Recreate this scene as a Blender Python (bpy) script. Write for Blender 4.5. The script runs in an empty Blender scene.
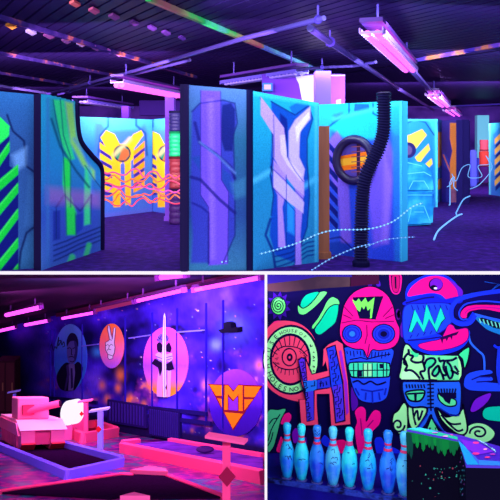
import bpy, bmesh, math, random
import numpy as np
from mathutils import Vector, Matrix
random.seed(7)
SC = bpy.context.scene
COL = SC.collection
F, CX, HY, CH = 700.0, 250.0, 144.0, 1.4      # focal length in pixels, principal point, eye height
D0 = CH * F / (271 - HY)                       # where the open front of the building stands
V = Vector

# ------------------------------------------------------------------ projection helpers (used to measure the place)
def at(x, y, Y): return V(((x - CX) / F * Y, Y, CH - (y - HY) / F * Y))
def on_z(x, y, z=0.0): return at(x, y, (CH - z) * F / (y - HY))
class VPlane:
    """vertical plane through two points; px -> point on it, lifted off by the given amount"""
    def __init__(s, p, q):
        s.p = p
        d = V((q.x - p.x, q.y - p.y, 0)).normalized()
        s.d = d
        n = V((d.y, -d.x, 0))
        if n.dot(V((-p.x, -p.y, 0))) < 0: n = -n
        s.n = n
    def __call__(s, x, y, off=0.0):
        dr = V(((x - CX) / F, 1, -(y - HY) / F)); o = V((0, 0, CH))
        t = s.n.dot(s.p - o) / s.n.dot(dr)
        return o + dr * t + s.n * off
class HPlane:
    def __init__(s, z): s.z = z
    def __call__(s, x, y, off=0.0):
        p = on_z(x, y, s.z); return V((p.x, p.y, p.z + off))

# ------------------------------------------------------------------ materials
def lin(c):
    r = []
    for v in c[:3]:
        v = max(0.0, min(255.0, v)) / 255.0
        r.append(v / 12.92 if v <= .04045 else ((v + .055) / 1.055) ** 2.4)
    return tuple(r) + (1.0,)
_M = {}
def _new(name):
    m = bpy.data.materials.new(name); m.use_nodes = True
    return m, m.node_tree, m.node_tree.nodes['Principled BSDF']
def paint(rgb, rough=.65, spec=.04, metal=0.0):
    k = ('p', tuple(rgb), rough, spec, metal)
    if k not in _M:
        m, nt, b = _new('paint_%02x%02x%02x' % tuple(int(v) for v in rgb))
        b.inputs['Base Color'].default_value = lin(rgb); b.inputs['Roughness'].default_value = rough
        b.inputs['Specular IOR Level'].default_value = spec; b.inputs['Metallic'].default_value = metal
        _M[k] = m
    return _M[k]
def noisy(stops, scale=4.0, rough=.6, spec=.06, detail=4.0, stretch=(1, 1, 1), bump=0.0, bscale=60.0):
    k = ('n', tuple((p, tuple(c)) for p, c in stops), scale, rough, stretch, bump)
    if k in _M: return _M[k]
    m, nt, b = _new('mottled_paint')
    N, L = nt.nodes, nt.links
    tc = N.new('ShaderNodeTexCoord'); mp = N.new('ShaderNodeMapping'); mp.inputs['Scale'].default_value = stretch
    no = N.new('ShaderNodeTexNoise'); no.inputs['Scale'].default_value = scale; no.inputs['Detail'].default_value = detail
    cr = N.new('ShaderNodeValToRGB')
    L.new(tc.outputs['Object'], mp.inputs[0]); L.new(mp.outputs[0], no.inputs['Vector']); L.new(no.outputs['Fac'], cr.inputs[0]); L.new(cr.outputs[0], b.inputs['Base Color'])
    e = cr.color_ramp.elements
    while len(e) < len(stops): e.new(.5)
    for i, (p, c) in enumerate(stops): e[i].position = p; e[i].color = lin(c)
    b.inputs['Roughness'].default_value = rough; b.inputs['Specular IOR Level'].default_value = spec
    if bump:
        n2 = N.new('ShaderNodeTexNoise'); n2.inputs['Scale'].default_value = bscale
        bp = N.new('ShaderNodeBump'); bp.inputs['Strength'].default_value = bump; bp.inputs['Distance'].default_value = .01
        L.new(tc.outputs['Object'], n2.inputs['Vector']); L.new(n2.outputs['Fac'], bp.inputs['Height']); L.new(bp.outputs[0], b.inputs['Normal'])
    _M[k] = m; return m
def airbrush(grain=.35, scale=90.0):
    k = ('air', grain, scale)
    if k in _M: return _M[k]
    m, nt, b = _new('airbrushed_paint')
    N, L = nt.nodes, nt.links
    a = N.new('ShaderNodeAttribute'); a.attribute_name = 'Col'
    tc = N.new('ShaderNodeTexCoord'); no = N.new('ShaderNodeTexNoise'); no.inputs['Scale'].default_value = scale; no.inputs['Detail'].default_value = 3
    mr = N.new('ShaderNodeMapRange'); mr.inputs['From Min'].default_value = .3; mr.inputs['From Max'].default_value = .7
    mr.inputs['To Min'].default_value = 1 - grain; mr.inputs['To Max'].default_value = 1 + grain
    mx = N.new('ShaderNodeVectorMath'); mx.operation = 'SCALE'
    L.new(tc.outputs['Object'], no.inputs['Vector']); L.new(no.outputs['Fac'], mr.inputs['Value'])
    L.new(a.outputs['Color'], mx.inputs[0]); L.new(mr.outputs[0], mx.inputs['Scale']); L.new(mx.outputs[0], b.inputs['Base Color'])
    b.inputs['Roughness'].default_value = .7; b.inputs['Specular IOR Level'].default_value = .03
    _M[k] = m; return m
def glow(rgb, s):
    k = ('e', tuple(rgb), s)
    if k not in _M:
        m, nt, b = _new('emissive_surface')  # also worn by edges and trails that are no lamps
        b.inputs['Base Color'].default_value = (0, 0, 0, 1)
        b.inputs['Emission Color'].default_value = lin(rgb); b.inputs['Emission Strength'].default_value = s
        _M[k] = m
    return _M[k]

# ------------------------------------------------------------------ objects
def root_loc(o):
    while o.parent: o = o.parent
    return o.location
def obj(name, bm, mats, parent=None, smooth=False):
    if not isinstance(mats, (list, tuple)): mats = [mats]
    if parent is not None: bmesh.ops.translate(bm, verts=bm.verts, vec=-V(root_loc(parent)))
    me = bpy.data.meshes.new(name); bm.to_mesh(me); bm.free()
    for m in mats: me.materials.append(m)
    if smooth:
        for p in me.polygons: p.use_smooth = True
    o = bpy.data.objects.new(name, me); COL.objects.link(o)
    if parent is not None: o.parent = parent
    return o
def tag(o, label, cat, group=None):
    o['label'] = label; o['category'] = cat
    if group: o['group'] = group
    return o
def thing(name, label, cat, loc, group=None):
    o = bpy.data.objects.new(name, None); COL.objects.link(o); o.location = loc; o.empty_display_size = .1
    return tag(o, label, cat, group)
def struct(o): o['kind'] = 'structure'; return o
def copy_tree(o, parent=None):
    c = o.copy(); COL.objects.link(c)
    if parent is not None: c.parent = parent
    for ch in list(o.children): copy_tree(ch, c)
    return c

def prism(bm, pts, vec, mi=0):
    """closed outline pts (3-D) swept along vec"""
    vec = V(vec); a = [bm.verts.new(p) for p in pts]; b = [bm.verts.new(p + vec) for p in pts]; n = len(pts)
    fs = [bm.faces.new(a), bm.faces.new(b[::-1])]
    for i in range(n): fs.append(bm.faces.new((a[i], b[i], b[(i + 1) % n], a[(i + 1) % n])))
    for f in fs: f.material_index = mi
    bmesh.ops.recalc_face_normals(bm, faces=fs)
    return fs
def NB(): return bmesh.new()
def hexa(bm, c8, mi=0):
    v = [bm.verts.new(p) for p in c8]
    fs = [bm.faces.new([v[i] for i in q]) for q in ((0, 1, 2, 3), (7, 6, 5, 4), (0, 4, 5, 1), (1, 5, 6, 2), (2, 6, 7, 3), (3, 7, 4, 0))]
    for f in fs: f.material_index = mi
    bmesh.ops.recalc_face_normals(bm, faces=fs)
def bar(bm, p, q, w, h, up=V((0, 0, 1)), mi=0):
    """box from p to q (centre line), w wide and h high"""
    p, q = V(p), V(q); d = (q - p).normalized(); s = d.cross(up)
    if s.length < 1e-4: s = d.cross(V((1, 0, 0)))
    s.normalize(); u = s.cross(d)
    s = s * w / 2; u = u * h / 2
    hexa(bm, [p - s - u, p + s - u, p + s + u, p - s + u, q - s - u, q + s - u, q + s + u, q - s + u], mi)
def box(bm, x0, x1, y0, y1, z0, z1, mi=0):
    hexa(bm, [V((x0, y0, z0)), V((x1, y0, z0)), V((x1, y1, z0)), V((x0, y1, z0)), V((x0, y0, z1)), V((x1, y0, z1)), V((x1, y1, z1)), V((x0, y1, z1))], mi)
def tube(bm, pts, r, seg=8, mi=0, cap=True):
    pts = [V(p) for p in pts]; n = len(pts); rs = r if isinstance(r, (list, tuple)) else [r] * n
    rings = []; ref = None
    for i, p in enumerate(pts):
        d = (pts[min(i + 1, n - 1)] - pts[max(i - 1, 0)]).normalized()
        if ref is None:
            ref = d.cross(V((0, 0, 1)))
            if ref.length < 1e-3: ref = d.cross(V((1, 0, 0)))
        ref = (ref - d * ref.dot(d)).normalized(); b = d.cross(ref)
        rings.append([bm.verts.new(p + (ref * math.cos(2 * math.pi * k / seg) + b * math.sin(2 * math.pi * k / seg)) * rs[i]) for k in range(seg)])
    fs = []
    for i in range(n - 1):
        for k in range(seg): fs.append(bm.faces.new((rings[i][k], rings[i][(k + 1) % seg], rings[i + 1][(k + 1) % seg], rings[i + 1][k])))
    if cap: fs += [bm.faces.new(rings[0][::-1]), bm.faces.new(rings[-1])]
    for f in fs: f.material_index = mi
    bmesh.ops.recalc_face_normals(bm, faces=fs)
def lathe(bm, prof, c=V((0, 0, 0)), seg=24, mi=0):
    rings = []
    for r, z in prof:
        rings.append([bm.verts.new(V((r * math.cos(2 * math.pi * k / seg), r * math.sin(2 * math.pi * k / seg), z)) + c) for k in range(seg)])
    fs = []
    for i in range(len(prof) - 1):
        for k in range(seg): fs.append(bm.faces.new((rings[i][k], rings[i][(k + 1) % seg], rings[i + 1][(k + 1) % seg], rings[i + 1][k])))
    fs += [bm.faces.new(rings[0][::-1]), bm.faces.new(rings[-1])]
    for f in fs: f.material_index = mi
    bmesh.ops.recalc_face_normals(bm, faces=fs)

# ------------------------------------------------------------------ flat painted art (thin layers of paint on a plane)
def T(ox, oy, s): return lambda *p: [(ox + x / s, oy + y / s) for x, y in p]
def sm(pts, closed=True, n=5):
    m = len(pts); out = []
    for i in range(m if closed else m - 1):
        g = (lambda k: pts[k % m]) if closed else (lambda k: pts[max(0, min(m - 1, k))])
        a, b, c, d = g(i - 1), g(i), g(i + 1), g(i + 2)
        for j in range(n):
            t = j / n
            out.append(tuple(.5 * (2 * b[k] + (c[k] - a[k]) * t + (2 * a[k] - 5 * b[k] + 4 * c[k] - d[k]) * t * t + (3 * b[k] - a[k] - 3 * c[k] + d[k]) * t ** 3) for k in (0, 1)))
    if not closed: out.append(pts[-1])
    return out
def ell(cx, cy, rx, ry, n=32, rot=0.0, a0=0, a1=360):
    o = []
    full = abs(a1 - a0) >= 360
    for i in range(n if full else n + 1):
        a = math.radians(a0 + (a1 - a0) * i / n); x, y = rx * math.cos(a), ry * math.sin(a)
        o.append((cx + x * math.cos(rot) - y * math.sin(rot), cy + x * math.sin(rot) + y * math.cos(rot)))
    return o
_glyph = {}
def glyph(ch):
    if ch not in _glyph:
        c = bpy.data.curves.new('g', 'FONT'); c.body = ch; c.resolution_u = 2
        o = bpy.data.objects.new('g', c); COL.objects.link(o)
        me = bpy.data.meshes.new_from_object(o.evaluated_get(bpy.context.evaluated_depsgraph_get()))
        _glyph[ch] = ([(v.co.x, v.co.y) for v in me.vertices], [tuple(p.vertices) for p in me.polygons])
        bpy.data.objects.remove(o); bpy.data.meshes.remove(me); bpy.data.curves.remove(c)
    return _glyph[ch]
class Art:
    def __init__(s, plane, eps=.0012, base=.004):
        s.pl = plane; s.bm = NB(); s.mats = []; s.off = base; s.eps = eps
    def _m(s, c):
        m = c if isinstance(c, bpy.types.Material) else paint(c)
        if m not in s.mats: s.mats.append(m)
        return s.mats.index(m)
    def poly(s, pts, c, up=True):
        q = [s.bm.verts.new(s.pl(x, y, s.off)) for x, y in pts]
        f = s.bm.faces.new(q); f.material_index = s._m(c)
        f.normal_update()
        r = bmesh.ops.triangulate(s.bm, faces=[f], ngon_method='EAR_CLIP')
        if up: s.off += s.eps
        return s
    def blob(s, pts, c): return s.poly(sm(pts), c)
    def line(s, pts, w, c, closed=False, smooth=False, up=True):
        if smooth: pts = sm(pts, closed)
        n = len(pts); L, R = [], []
        for i in range(n):
            a = pts[(i - 1) % n] if (closed or i) else pts[0]; b = pts[(i + 1) % n] if (closed or i < n - 1) else pts[-1]
            dx, dy = b[0] - a[0], b[1] - a[1]; l = math.hypot(dx, dy) or 1; ww = (w[0] + (w[1] - w[0]) * i / max(1, n - 1)) if isinstance(w, tuple) else w
            nx, ny = -dy / l * ww / 2, dx / l * ww / 2
            L.append(s.bm.verts.new(s.pl(pts[i][0] + nx, pts[i][1] + ny, s.off))); R.append(s.bm.verts.new(s.pl(pts[i][0] - nx, pts[i][1] - ny, s.off)))
        mi = s._m(c)
        for i in range(n if closed else n - 1):
            j = (i + 1) % n; f = s.bm.faces.new((L[i], L[j], R[j], R[i])); f.material_index = mi
        if up: s.off += s.eps
        return s
    def lines(s, many, w, c, smooth=False):
        for p in many: s.line(p, w, c, smooth=smooth, up=False)
        s.off += s.eps; return s
    def out(s, pts, c, w=1.7, oc=(5, 0, 35), smooth=True):
        """filled shape with a dark painted outline"""
        q = sm(pts) if smooth else pts
        s.poly(q, c); return s.line(q, w, oc, closed=True)
    def text(s, ch, x, y, h, ang, c):
        vs, fs = glyph(ch); ca, sa = math.cos(ang), math.sin(ang); q = []
        if not vs: return s
        mx = sum(v[0] for v in vs) / len(vs)
        for gx, gy in vs:
            gx = (gx - mx) * h / .7; gy = (gy - .35) * h / .7
            q.append(s.bm.verts.new(s.pl(x + gx * ca + gy * sa, y + gx * sa - gy * ca, s.off)))
        mi = s._m(c)
        for f in fs:
            try: s.bm.faces.new([q[i] for i in f]).material_index = mi
            except ValueError: pass
        return s
    def build(s, name, parent):
        return obj(name, s.bm, s.mats, parent)

# ------------------------------------------------------------------ airbrushed faces: a fine grid carrying its own paint colours
def sdist(poly, X, Y, closed=True):
    d = np.full(X.shape, 1e9); ins = np.zeros(X.shape, bool); n = len(poly)
    for i in range(n if closed else n - 1):
        (x0, y0), (x1, y1) = poly[i], poly[(i + 1) % n]; dx, dy = x1 - x0, y1 - y0
        t = np.clip(((X - x0) * dx + (Y - y0) * dy) / (dx * dx + dy * dy + 1e-9), 0, 1)
        d = np.minimum(d, np.hypot(X - x0 - t * dx, Y - y0 - t * dy))
        if closed:
            c = ((y0 > Y) != (y1 > Y)) & (X < (x1 - x0) * (Y - y0) / ((y1 - y0) if abs(y1 - y0) > 1e-9 else 1e-9) + x0)
            ins ^= c
    return np.where(ins, -d, d) if closed else d
def linarr(c): return np.array(lin(c)[:3])
def spray(X, Y, base, layers):
    """base: colour or list of (t, colour) from top to bottom, layers: ('p', pts, colour, soft, alpha) or ('s', pts, width, colour, soft, alpha)"""
    C = np.zeros(X.shape + (3,))
    if isinstance(base[0], (int, float)): C[:] = linarr(base)
    else:
        t = (Y - Y.min()) / (Y.max() - Y.min())
        for k in range(3): C[..., k] = np.interp(t, [b[0] for b in base], [linarr(b[1])[k] for b in base])
    for l in layers:
        if l[0] == 'p': _, pts, col, soft, al = l; sd = sdist(pts, X, Y)
        else: _, pts, w, col, soft, al = l; sd = sdist(pts, X, Y, False) - w / 2
        a = (al * np.clip(.5 - sd / max(soft * .6, .05), 0, 1))[..., None]
        C = C * (1 - a) + linarr(col) * a
    return C
def grid_face(name, plane, quad, base, layers, parent, step=.8, mask=None, off=.003, mat=None, fn=None):
    (ax, ay), (bx, by), (cx, cy), (dx, dy) = quad       # TL TR BR BL in px
    nu = max(4, int(abs(bx - ax) / step)); nv = max(4, int(max(abs(dy - ay), abs(cy - by)) / step))
    u, v = np.meshgrid(np.linspace(0, 1, nu + 1), np.linspace(0, 1, nv + 1))
    X = (ax * (1 - u) + bx * u) * (1 - v) + (dx * (1 - u) + cx * u) * v
    Y = (ay * (1 - u) + by * u) * (1 - v) + (dy * (1 - u) + cy * u) * v
    C = fn(X, Y) if fn else spray(X, Y, base, layers)
    pts = [plane(x, y, off) for x, y in zip(X.ravel(), Y.ravel())]
    if parent is not None:
        rl = V(root_loc(parent)); pts = [p - rl for p in pts]
    keep = None
    if mask is not None: keep = sdist(mask, X, Y) < .3
    fs = []
    for j in range(nv):
        for i in range(nu):
            if keep is not None and not (keep[j, i] and keep[j, i + 1] and keep[j + 1, i] and keep[j + 1, i + 1]): continue
            a = j * (nu + 1) + i; fs.append((a, a + nu + 1, a + nu + 2, a + 1))
    me = bpy.data.meshes.new(name); me.from_pydata(pts, [], fs)
    at_ = me.color_attributes.new('Col', 'FLOAT_COLOR', 'POINT')
    at_.data.foreach_set('color', np.concatenate([C.reshape(-1, 3), np.ones((C.shape[0] * C.shape[1], 1))], 1).astype(np.float32).ravel())
    me.materials.append(mat or airbrush())
    o = bpy.data.objects.new(name, me); COL.objects.link(o)
    if parent is not None: o.parent = parent
    return o

# ------------------------------------------------------------------ camera and world
cam = bpy.data.cameras.new('camera'); co = bpy.data.objects.new('camera', cam); COL.objects.link(co)
co.location = (0, 0, CH); co.rotation_euler = (math.pi / 2, 0, 0)
cam.sensor_width = 36; cam.sensor_fit = 'HORIZONTAL'; cam.lens = F / 500 * 36; cam.shift_y = -(250 - HY) / 500; cam.clip_end = 200
SC.camera = co
SC.view_settings.view_transform = 'Standard'; SC.view_settings.look = 'None'; SC.view_settings.gamma = 1; SC.view_settings.exposure = 0
SC.view_settings.use_curve_mapping = False
w = bpy.data.worlds.new('world'); SC.world = w; w.use_nodes = True
w.node_tree.nodes['Background'].inputs[0].default_value = (.82, .84, 1.2, 1); w.node_tree.nodes['Background'].inputs[1].default_value = 1.22
def area(loc, target, sx, sy, power, rgb, name='fill_light'):  # unseen fill lights added to brighten the rooms
    l = bpy.data.lights.new(name, 'AREA'); l.shape = 'RECTANGLE'; l.size = sx; l.size_y = sy; l.energy = power; l.color = rgb
    o = bpy.data.objects.new(name, l); COL.objects.link(o); o.location = loc
    o.rotation_euler = (V(target) - V(loc)).to_track_quat('-Z', 'Y').to_euler(); return o
# =================================================================== UPPER HALL: the blacklit arena
ZC = 3.1
def ceil(x, y, z=ZC): return at(x, y, (z - CH) * F / (HY - y))
bm = NB(); box(bm, -15, 15, D0, 32, -.03, 0)
floor = struct(obj('floor', bm, noisy([(.3, (30, 10, 74)), (.55, (46, 18, 104)), (.75, (70, 30, 132))], 9, rough=.75, bump=.3)))
bm = NB(); box(bm, -15, 15, D0 - .02, 32.1, ZC + .16, ZC + .3)
RD = V((-389 / F, 1, 0))                                   # direction of the deck ribs
y = D0 - 8
cm = paint((28, 11, 66), .5, .1); 
while y < 40:
    # ribs of the profiled deck, clipped to the hall
    t0 = max(-30, (D0 - y) / 1.0); t1 = (32 - y) / 1.0
    x_at = lambda t: RD.x * t + 12
    a, b = max(t0, (12 + 0 - 14.8) / .556), min(t1, (12 + 14.8) / .556)
    if b - a > .5: bar(bm, V((x_at(a), y + a, ZC + .1)), V((x_at(b), y + b, ZC + .1)), .17, .14)
    y += .42
y = D0 - 30
while y < D0 - 8:
    t0 = D0 - y; t1 = min(32 - y, 26.8 / .556)
    if t1 - t0 > .5: bar(bm, V((RD.x * t0 + 12, y + t0, ZC + .1)), V((RD.x * t1 + 12, y + t1, ZC + .1)), .17, .14)
    y += .42
struct(obj('ceiling', bm, cm))
wl = paint((40, 20, 96))
for n, c in (('wall_left', (-15.1, -15, D0, 32, 0, ZC + .2)), ('wall_right', (15, 15.1, D0, 32, 0, ZC + .2)), ('wall_back', (-15, 15, 32, 32.1, 0, ZC + .2))):
    bm = NB(); box(bm, *c); struct(obj(n, bm, noisy([(.35, (56, 28, 130)), (.65, (110, 64, 190))], .8)))
# white edges of slab and party wall below, no lamps but given an added glow
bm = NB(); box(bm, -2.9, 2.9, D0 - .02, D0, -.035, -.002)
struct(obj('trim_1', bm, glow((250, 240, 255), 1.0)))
# ---- ceiling: joists with painted reflections, pipes, lamps
def lilac(): return noisy([(.35, (38, 24, 100)), (.52, (74, 46, 130)), (.6, (220, 110, 80)), (.72, (100, 108, 185))], 2.2, rough=.4)  # orange and pale tones are reflections painted into the joists
def joist(pts, label, w=.05, mat=None, glints=()):
    p, q = ceil(*pts[0]), ceil(*pts[1])
    t = thing('ceiling_joist', label, 'joist', (p.x, p.y, ZC), 'joists under the deck')
    bm = NB(); bar(bm, p + V((0, 0, .0)), q + V((0, 0, .0)), w, .07); obj('flange', bm, mat or lilac(), t)
    for (x, yy, c, ln) in glints:
        w_ = ln * 1.9; bm = NB(); prism(bm, [ceil(x - w_ * .5, yy - 1, ZC - .02), ceil(x - w_ * .1, yy - 3.2 * ln / 6, ZC - .02), ceil(x + w_ * .5, yy + .6, ZC - .02), ceil(x + w_ * .1, yy + 2.8 * ln / 6, ZC - .02)], V((0, 0, .03))); obj('clip', bm, paint(c), t)  # reflection squares on the deck, built as small coloured plates
    return t
joist(((-4, 15.8), (196, 77)), 'long joist edge with coloured reflection squares across the upper left of the ceiling', .07, None,
      [(11, 27, (240, 150, 60), 6), (31, 33, (190, 170, 240), 6), (49, 37, (150, 80, 150), 6), (66, 42, (150, 90, 160), 5), (81, 45, (230, 180, 240), 5), (96, 49, (150, 90, 170), 5), (109, 52, (180, 100, 190), 4), (118, 55, (140, 80, 170), 4)])
joist(((-4, 52.2), (112, 75)), 'second joist edge down on the left side of the ceiling')
joist(((-4, 72.3), (76, 85.5)), 'third joist edge down on the left side of the ceiling')
joist(((-4, 85.3), (46, 93)), 'lowest joist edge at far left of the ceiling', .05, paint((140, 120, 220)))
joist(((148, -2), (262, 46.5)), 'joist edge running red to green at the top centre of the ceiling', .07, noisy([(.4, (220, 60, 120)), (.52, (40, 190, 90)), (.65, (110, 120, 220))], .5),  # red, green and blue paint the reflections along this edge
      [(75, 5, (220, 90, 100), 6), (94, 12, (200, 80, 130), 6), (114, 18, (150, 70, 150), 6), (134, 24, (120, 60, 150), 5), (152, 29, (110, 60, 160), 5), (166, 34, (110, 60, 160), 5), (182, 39, (90, 50, 150), 4)])
joist(((262, 46.5), (322, 72)), 'pale blue joist edge above the grated lamp at the ceiling centre', .07, noisy([(.4, (110, 120, 230)), (.6, (120, 200, 230))], 1.5))  # blue and cyan carry on the painted reflection
joist(((412, 61), (504, 44)), 'joist edge crossing the upper right of the ceiling', .07, noisy([(.4, (120, 70, 210)), (.5, (240, 140, 90)), (.6, (90, 60, 200))], 1.6))
joist(((405, 108), (504, 104)), 'far joist edge above the right hand panels', .12, paint((80, 60, 190)))
def pipe(pts, r, label, hang=()):
    P = [ceil(x, yy, 2.95) for x, yy in pts]
    t = thing('conduit_pipe', label, 'pipe', P[0])
    bm = NB(); tube(bm, P, r, 8); obj('pipe', bm, paint((78, 60, 150), .35, .5), t)
    for x, yy in hang:
        p = ceil(x, yy, 2.95); bm = NB(); tube(bm, [p, V((p.x, p.y, ZC + .12))], .015, 6); obj('hanger', bm, paint((90, 70, 180)), t)
        bm = NB(); tube(bm, [p - V((0, .03, 0)), p + V((0, .03, 0))], r * 1.6, 8); obj('clamp', bm, paint((70, 50, 160)), t)
pipe([(46, 94), (125, 73.5), (245, 38), (324, 18)], .035, 'upper conduit pipe of a pair crossing the ceiling from left to centre', [(90, 82.6), (318, 19.6)])
pipe([(58, 94.5), (126, 76.5), (190, 60)], .03, 'lower and shorter conduit pipe of the pair on the left', [(70, 91.5)])
pipe([(310, 28), (318, 34), (352, 57), (396, 87), (440, 114)], .05, 'bent conduit pipe beside the pink ceiling lamp on the right', [(330, 42)])
pipe([(296, 70), (330, 67), (354, 66), (376, 62)], .03, 'thin curved conduit pipe meeting the right lamp row', [(322, 67.5)])
def lamp(p0, p1, w, z, label, lit=True, tint=(255, 90, 245), group=None, dens=.14, drop=.05):
    p, q = ceil(*p0, z), ceil(*p1, z); L = (q - p).length
    t = thing('strip_lamp', label, 'lamp', p, group)
    bm = NB(); bar(bm, p + V((0, 0, .1)), q + V((0, 0, .1)), w, .05); obj('housing', bm, paint((80, 40, 140), .4, .4), t)
    d = (q - p).normalized(); s = d.cross(V((0, 0, 1)))
    for k in (-1, 1):
        bm = NB(); tube(bm, [p + s * w * .22 * k + d * .1 - V((0, 0, drop)), q + s * w * .22 * k - d * .1 - V((0, 0, drop))], .045 if drop < .08 else .06, 8)
        obj('lamp_tube', bm, glow(tint, 2.2) if lit else paint((150, 130, 220), .3), t)
    bm = NB(); n = int(L / dens)
    for i in range(n + 1):
        c = p + d * (L * i / n); bar(bm, c - s * w * .5 - V((0, 0, .05)), c + s * w * .5 - V((0, 0, .05)), .012, .03)
    for k in (-1, 1): bar(bm, p + s * w * .5 * k - V((0, 0, .02)), q + s * w * .5 * k - V((0, 0, .02)), .015, .06)
    obj('louvre', bm, paint((170, 130, 235) if lit else (96, 80, 200), .3, .5), t)  # louvres of lit lamps painted paler, lamp light put into the colour
    for k in (.12, .88):
        c = p + d * L * k; bm = NB(); tube(bm, [c + V((0, 0, .12)), V((c.x, c.y, ZC + .12))], .015, 6); obj('hanger', bm, paint((90, 70, 180)), t)
    return p, q
L1 = lamp((371, 28), (410, 68), .27, 2.75, 'large lit louvred strip lamp with pink glow at upper right')
bm = NB(); a_, b_ = ceil(412, 70, 2.82), ceil(434, 95, 2.82); bar(bm, a_, b_, .1, .06); tag(obj('lamp_track', bm, paint((120, 90, 200), .4, .4)), 'slim ceiling track joining the two nearer lit lamps on the right', 'track')
L2 = lamp((432, 93), (445, 105), .36, 2.75, 'smaller lit pink strip lamp, second in the row on the right')
L3 = lamp((449, 109), (458, 115.5), .5, 2.75, 'tiny far pink strip lamp, last in the row on the right')
L4 = lamp((226, 81.5), (302, 70), .3, 2.75, 'unlit louvred strip lamp above the two centre panels', False, dens=.12)
L5 = lamp((117, 80), (180, 92.5), .3, 2.75, 'lit magenta strip lamp hanging above the yellow panels on the left', drop=.1)
L6 = lamp((80, 100), (127, 107), .5, 2.75, 'unlit far strip lamp low over the left hand panels', False, dens=.3)
bm = NB(); box(bm, -3.1, -1.55, 19.6, 20.0, 2.2, 2.62); tag(obj('ceiling_duct', bm, paint((62, 30, 130))), 'dark purple boxed duct hanging over the yellow panels', 'duct')

# ---- standing panels
def panel(label, quad, thick, base, layers, edge=(22, 14, 60), outline=None, art=None, ledge=None, redge=None, grain=.2, step=.8):
    TL, TR, BR, BL = quad
    p, q = on_z(*BL), on_z(*BR); pl = VPlane(p, q)
    t = thing('arena_panel', label, 'panel', ((p.x + q.x) / 2, (p.y + q.y) / 2, 0))
    o = outline or quad
    pts = [pl(x, yy) for x, yy in o]
    for v in pts: v.z = max(v.z, 0)
    bm = NB(); prism(bm, pts, -pl.n * thick); obj('board', bm, paint(edge), t)
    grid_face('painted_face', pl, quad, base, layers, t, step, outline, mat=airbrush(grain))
    if art:
        a = Art(pl, .001, .006); art(a); a.build('painted_design', t)
    for px in (ledge, redge):
        if px:                                            # dark padded end strip along a polyline of the outline
            bm = NB(); tube(bm, [pl(x, max(yy, 0), .01) for x, yy in px[0]], px[1], 8); obj('edge_padding', bm, paint(px[2]), t)
    return t, pl
S = lambda k: T(0, 75, 2.5)(*k)
# L0: panel at far left with green chevrons
c2 = T(0, 75, 2.5)
G1, G2, DKB = (20, 205, 60), (40, 235, 90), (16, 22, 110)
lay = [('p', c2((-20, 80), (18, 105), (30, 140), (60, 165), (66, 228), (96, 250), (96, 380), (70, 400), (55, 440), (46, 490), (-20, 490)), (46, 88, 150), 3, .8),
       ('s', c2((18, 100), (32, 140), (60, 165), (66, 228), (96, 250)), 2.2, (14, 26, 80), 2.5, .9), ('s', c2((96, 372), (66, 395), (52, 440), (46, 492)), 2.2, (14, 26, 80), 2.5, .9),
       ('p', c2((30, 200), (66, 180), (64, 225), (40, 240)), (110, 160, 220), 9, .8), ('p', c2((70, 250), (96, 256), (96, 370), (60, 380)), (58, 108, 170), 6, .6),  # pale blue patch paints a sheen onto the panel
       ('p', c2((-20, 150), (24, 150), (24, 228), (46, 240), (46, 490), (-20, 490)), DKB, .8, 1)]
for a_, b_ in ((205, 165), (255, 222), (322, 268), (395, 332), (462, 405), (530, 470)):
    lay.append(('p', c2((-20, a_ + 22), (24 if b_ < 220 else 46, b_), (24 if b_ < 220 else 46, b_ + 26), (-20, a_ + 52)), G1, .8, 1))
    lay.append(('s', c2((-20, a_ + 28), (22 if b_ < 220 else 43, b_ + 6)), .8, (90, 255, 120), 2, .6))
lay.append(('p', c2((-20, 95), (0, 105), (24, 128), (22, 152), (-20, 190)), G2, .8, 1))
panel('dark blue standing panel with bright green chevrons at the left edge', ((-9, 90.6), (39.6, 95), (39.6, 268), (-9, 271)), .14, [(0, (40, 96, 160)), (.45, (44, 74, 136)), (1, (52, 110, 160))], lay)
# L1: curved panel with green streaks
c = c2
out = [(41, 94), (47, 94.3), (75, 101.3)] + sm(c((190, 66), (192, 120), (200, 165), (226, 200), (250, 228), (254, 262)), False) + [(101.4, 250), (41, 270.9)]
lay = [('p', c((118, 300), (250, 300), (250, 450), (118, 480)), (52, 84, 190), 30, .9),
       ('p', c((125, 60), (140, 60), (175, 180), (160, 200), (125, 110)), (30, 150, 120), 10, .6),
       ('p', c((132, 62), (160, 62), (172, 150), (186, 210), (170, 214), (150, 160), (142, 110)), (50, 235, 130), 4, .95), ('p', c((162, 66), (182, 70), (190, 150), (214, 215), (236, 240), (236, 262), (205, 225), (176, 170)), (150, 235, 90), 5, .9),
       ('p', c((158, 205), (176, 210), (176, 300), (190, 345), (190, 400), (166, 400), (164, 320), (156, 270)), (40, 240, 80), 4, .95), ('p', c((212, 225), (230, 240), (224, 320), (226, 372), (210, 376), (210, 300)), (60, 235, 140), 4, .9),
       ('s', c((186, 160), (220, 215), (232, 300)), 3, (60, 120, 230), 6, .6),
       ('s', c((128, 110), (150, 178), (190, 240), (222, 280)), 2.4, (10, 70, 110), 3, .8), ('s', c((140, 330), (160, 300), (200, 340), (228, 300)), 2, (14, 40, 120), 3, .8),
       ('p', c((132, 340), (150, 338), (150, 410), (132, 415)), (28, 44, 150), 3, .8), ('p', c((188, 350), (208, 345), (206, 385), (188, 400)), (24, 60, 170), 3, .8),
       ('p', c((118, 280), (252, 295), (252, 330), (118, 320)), (170, 110, 190), 14, .5)]  # pink band paints the reflection of the light trails
for k in range(4): lay.append(('s', c((134, 426 + k * 13), (165, 415 + k * 12), (195, 402 + k * 11), (250, 380 + k * 11)), 1.6, (20, 40, 110), 2, .8))
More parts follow.
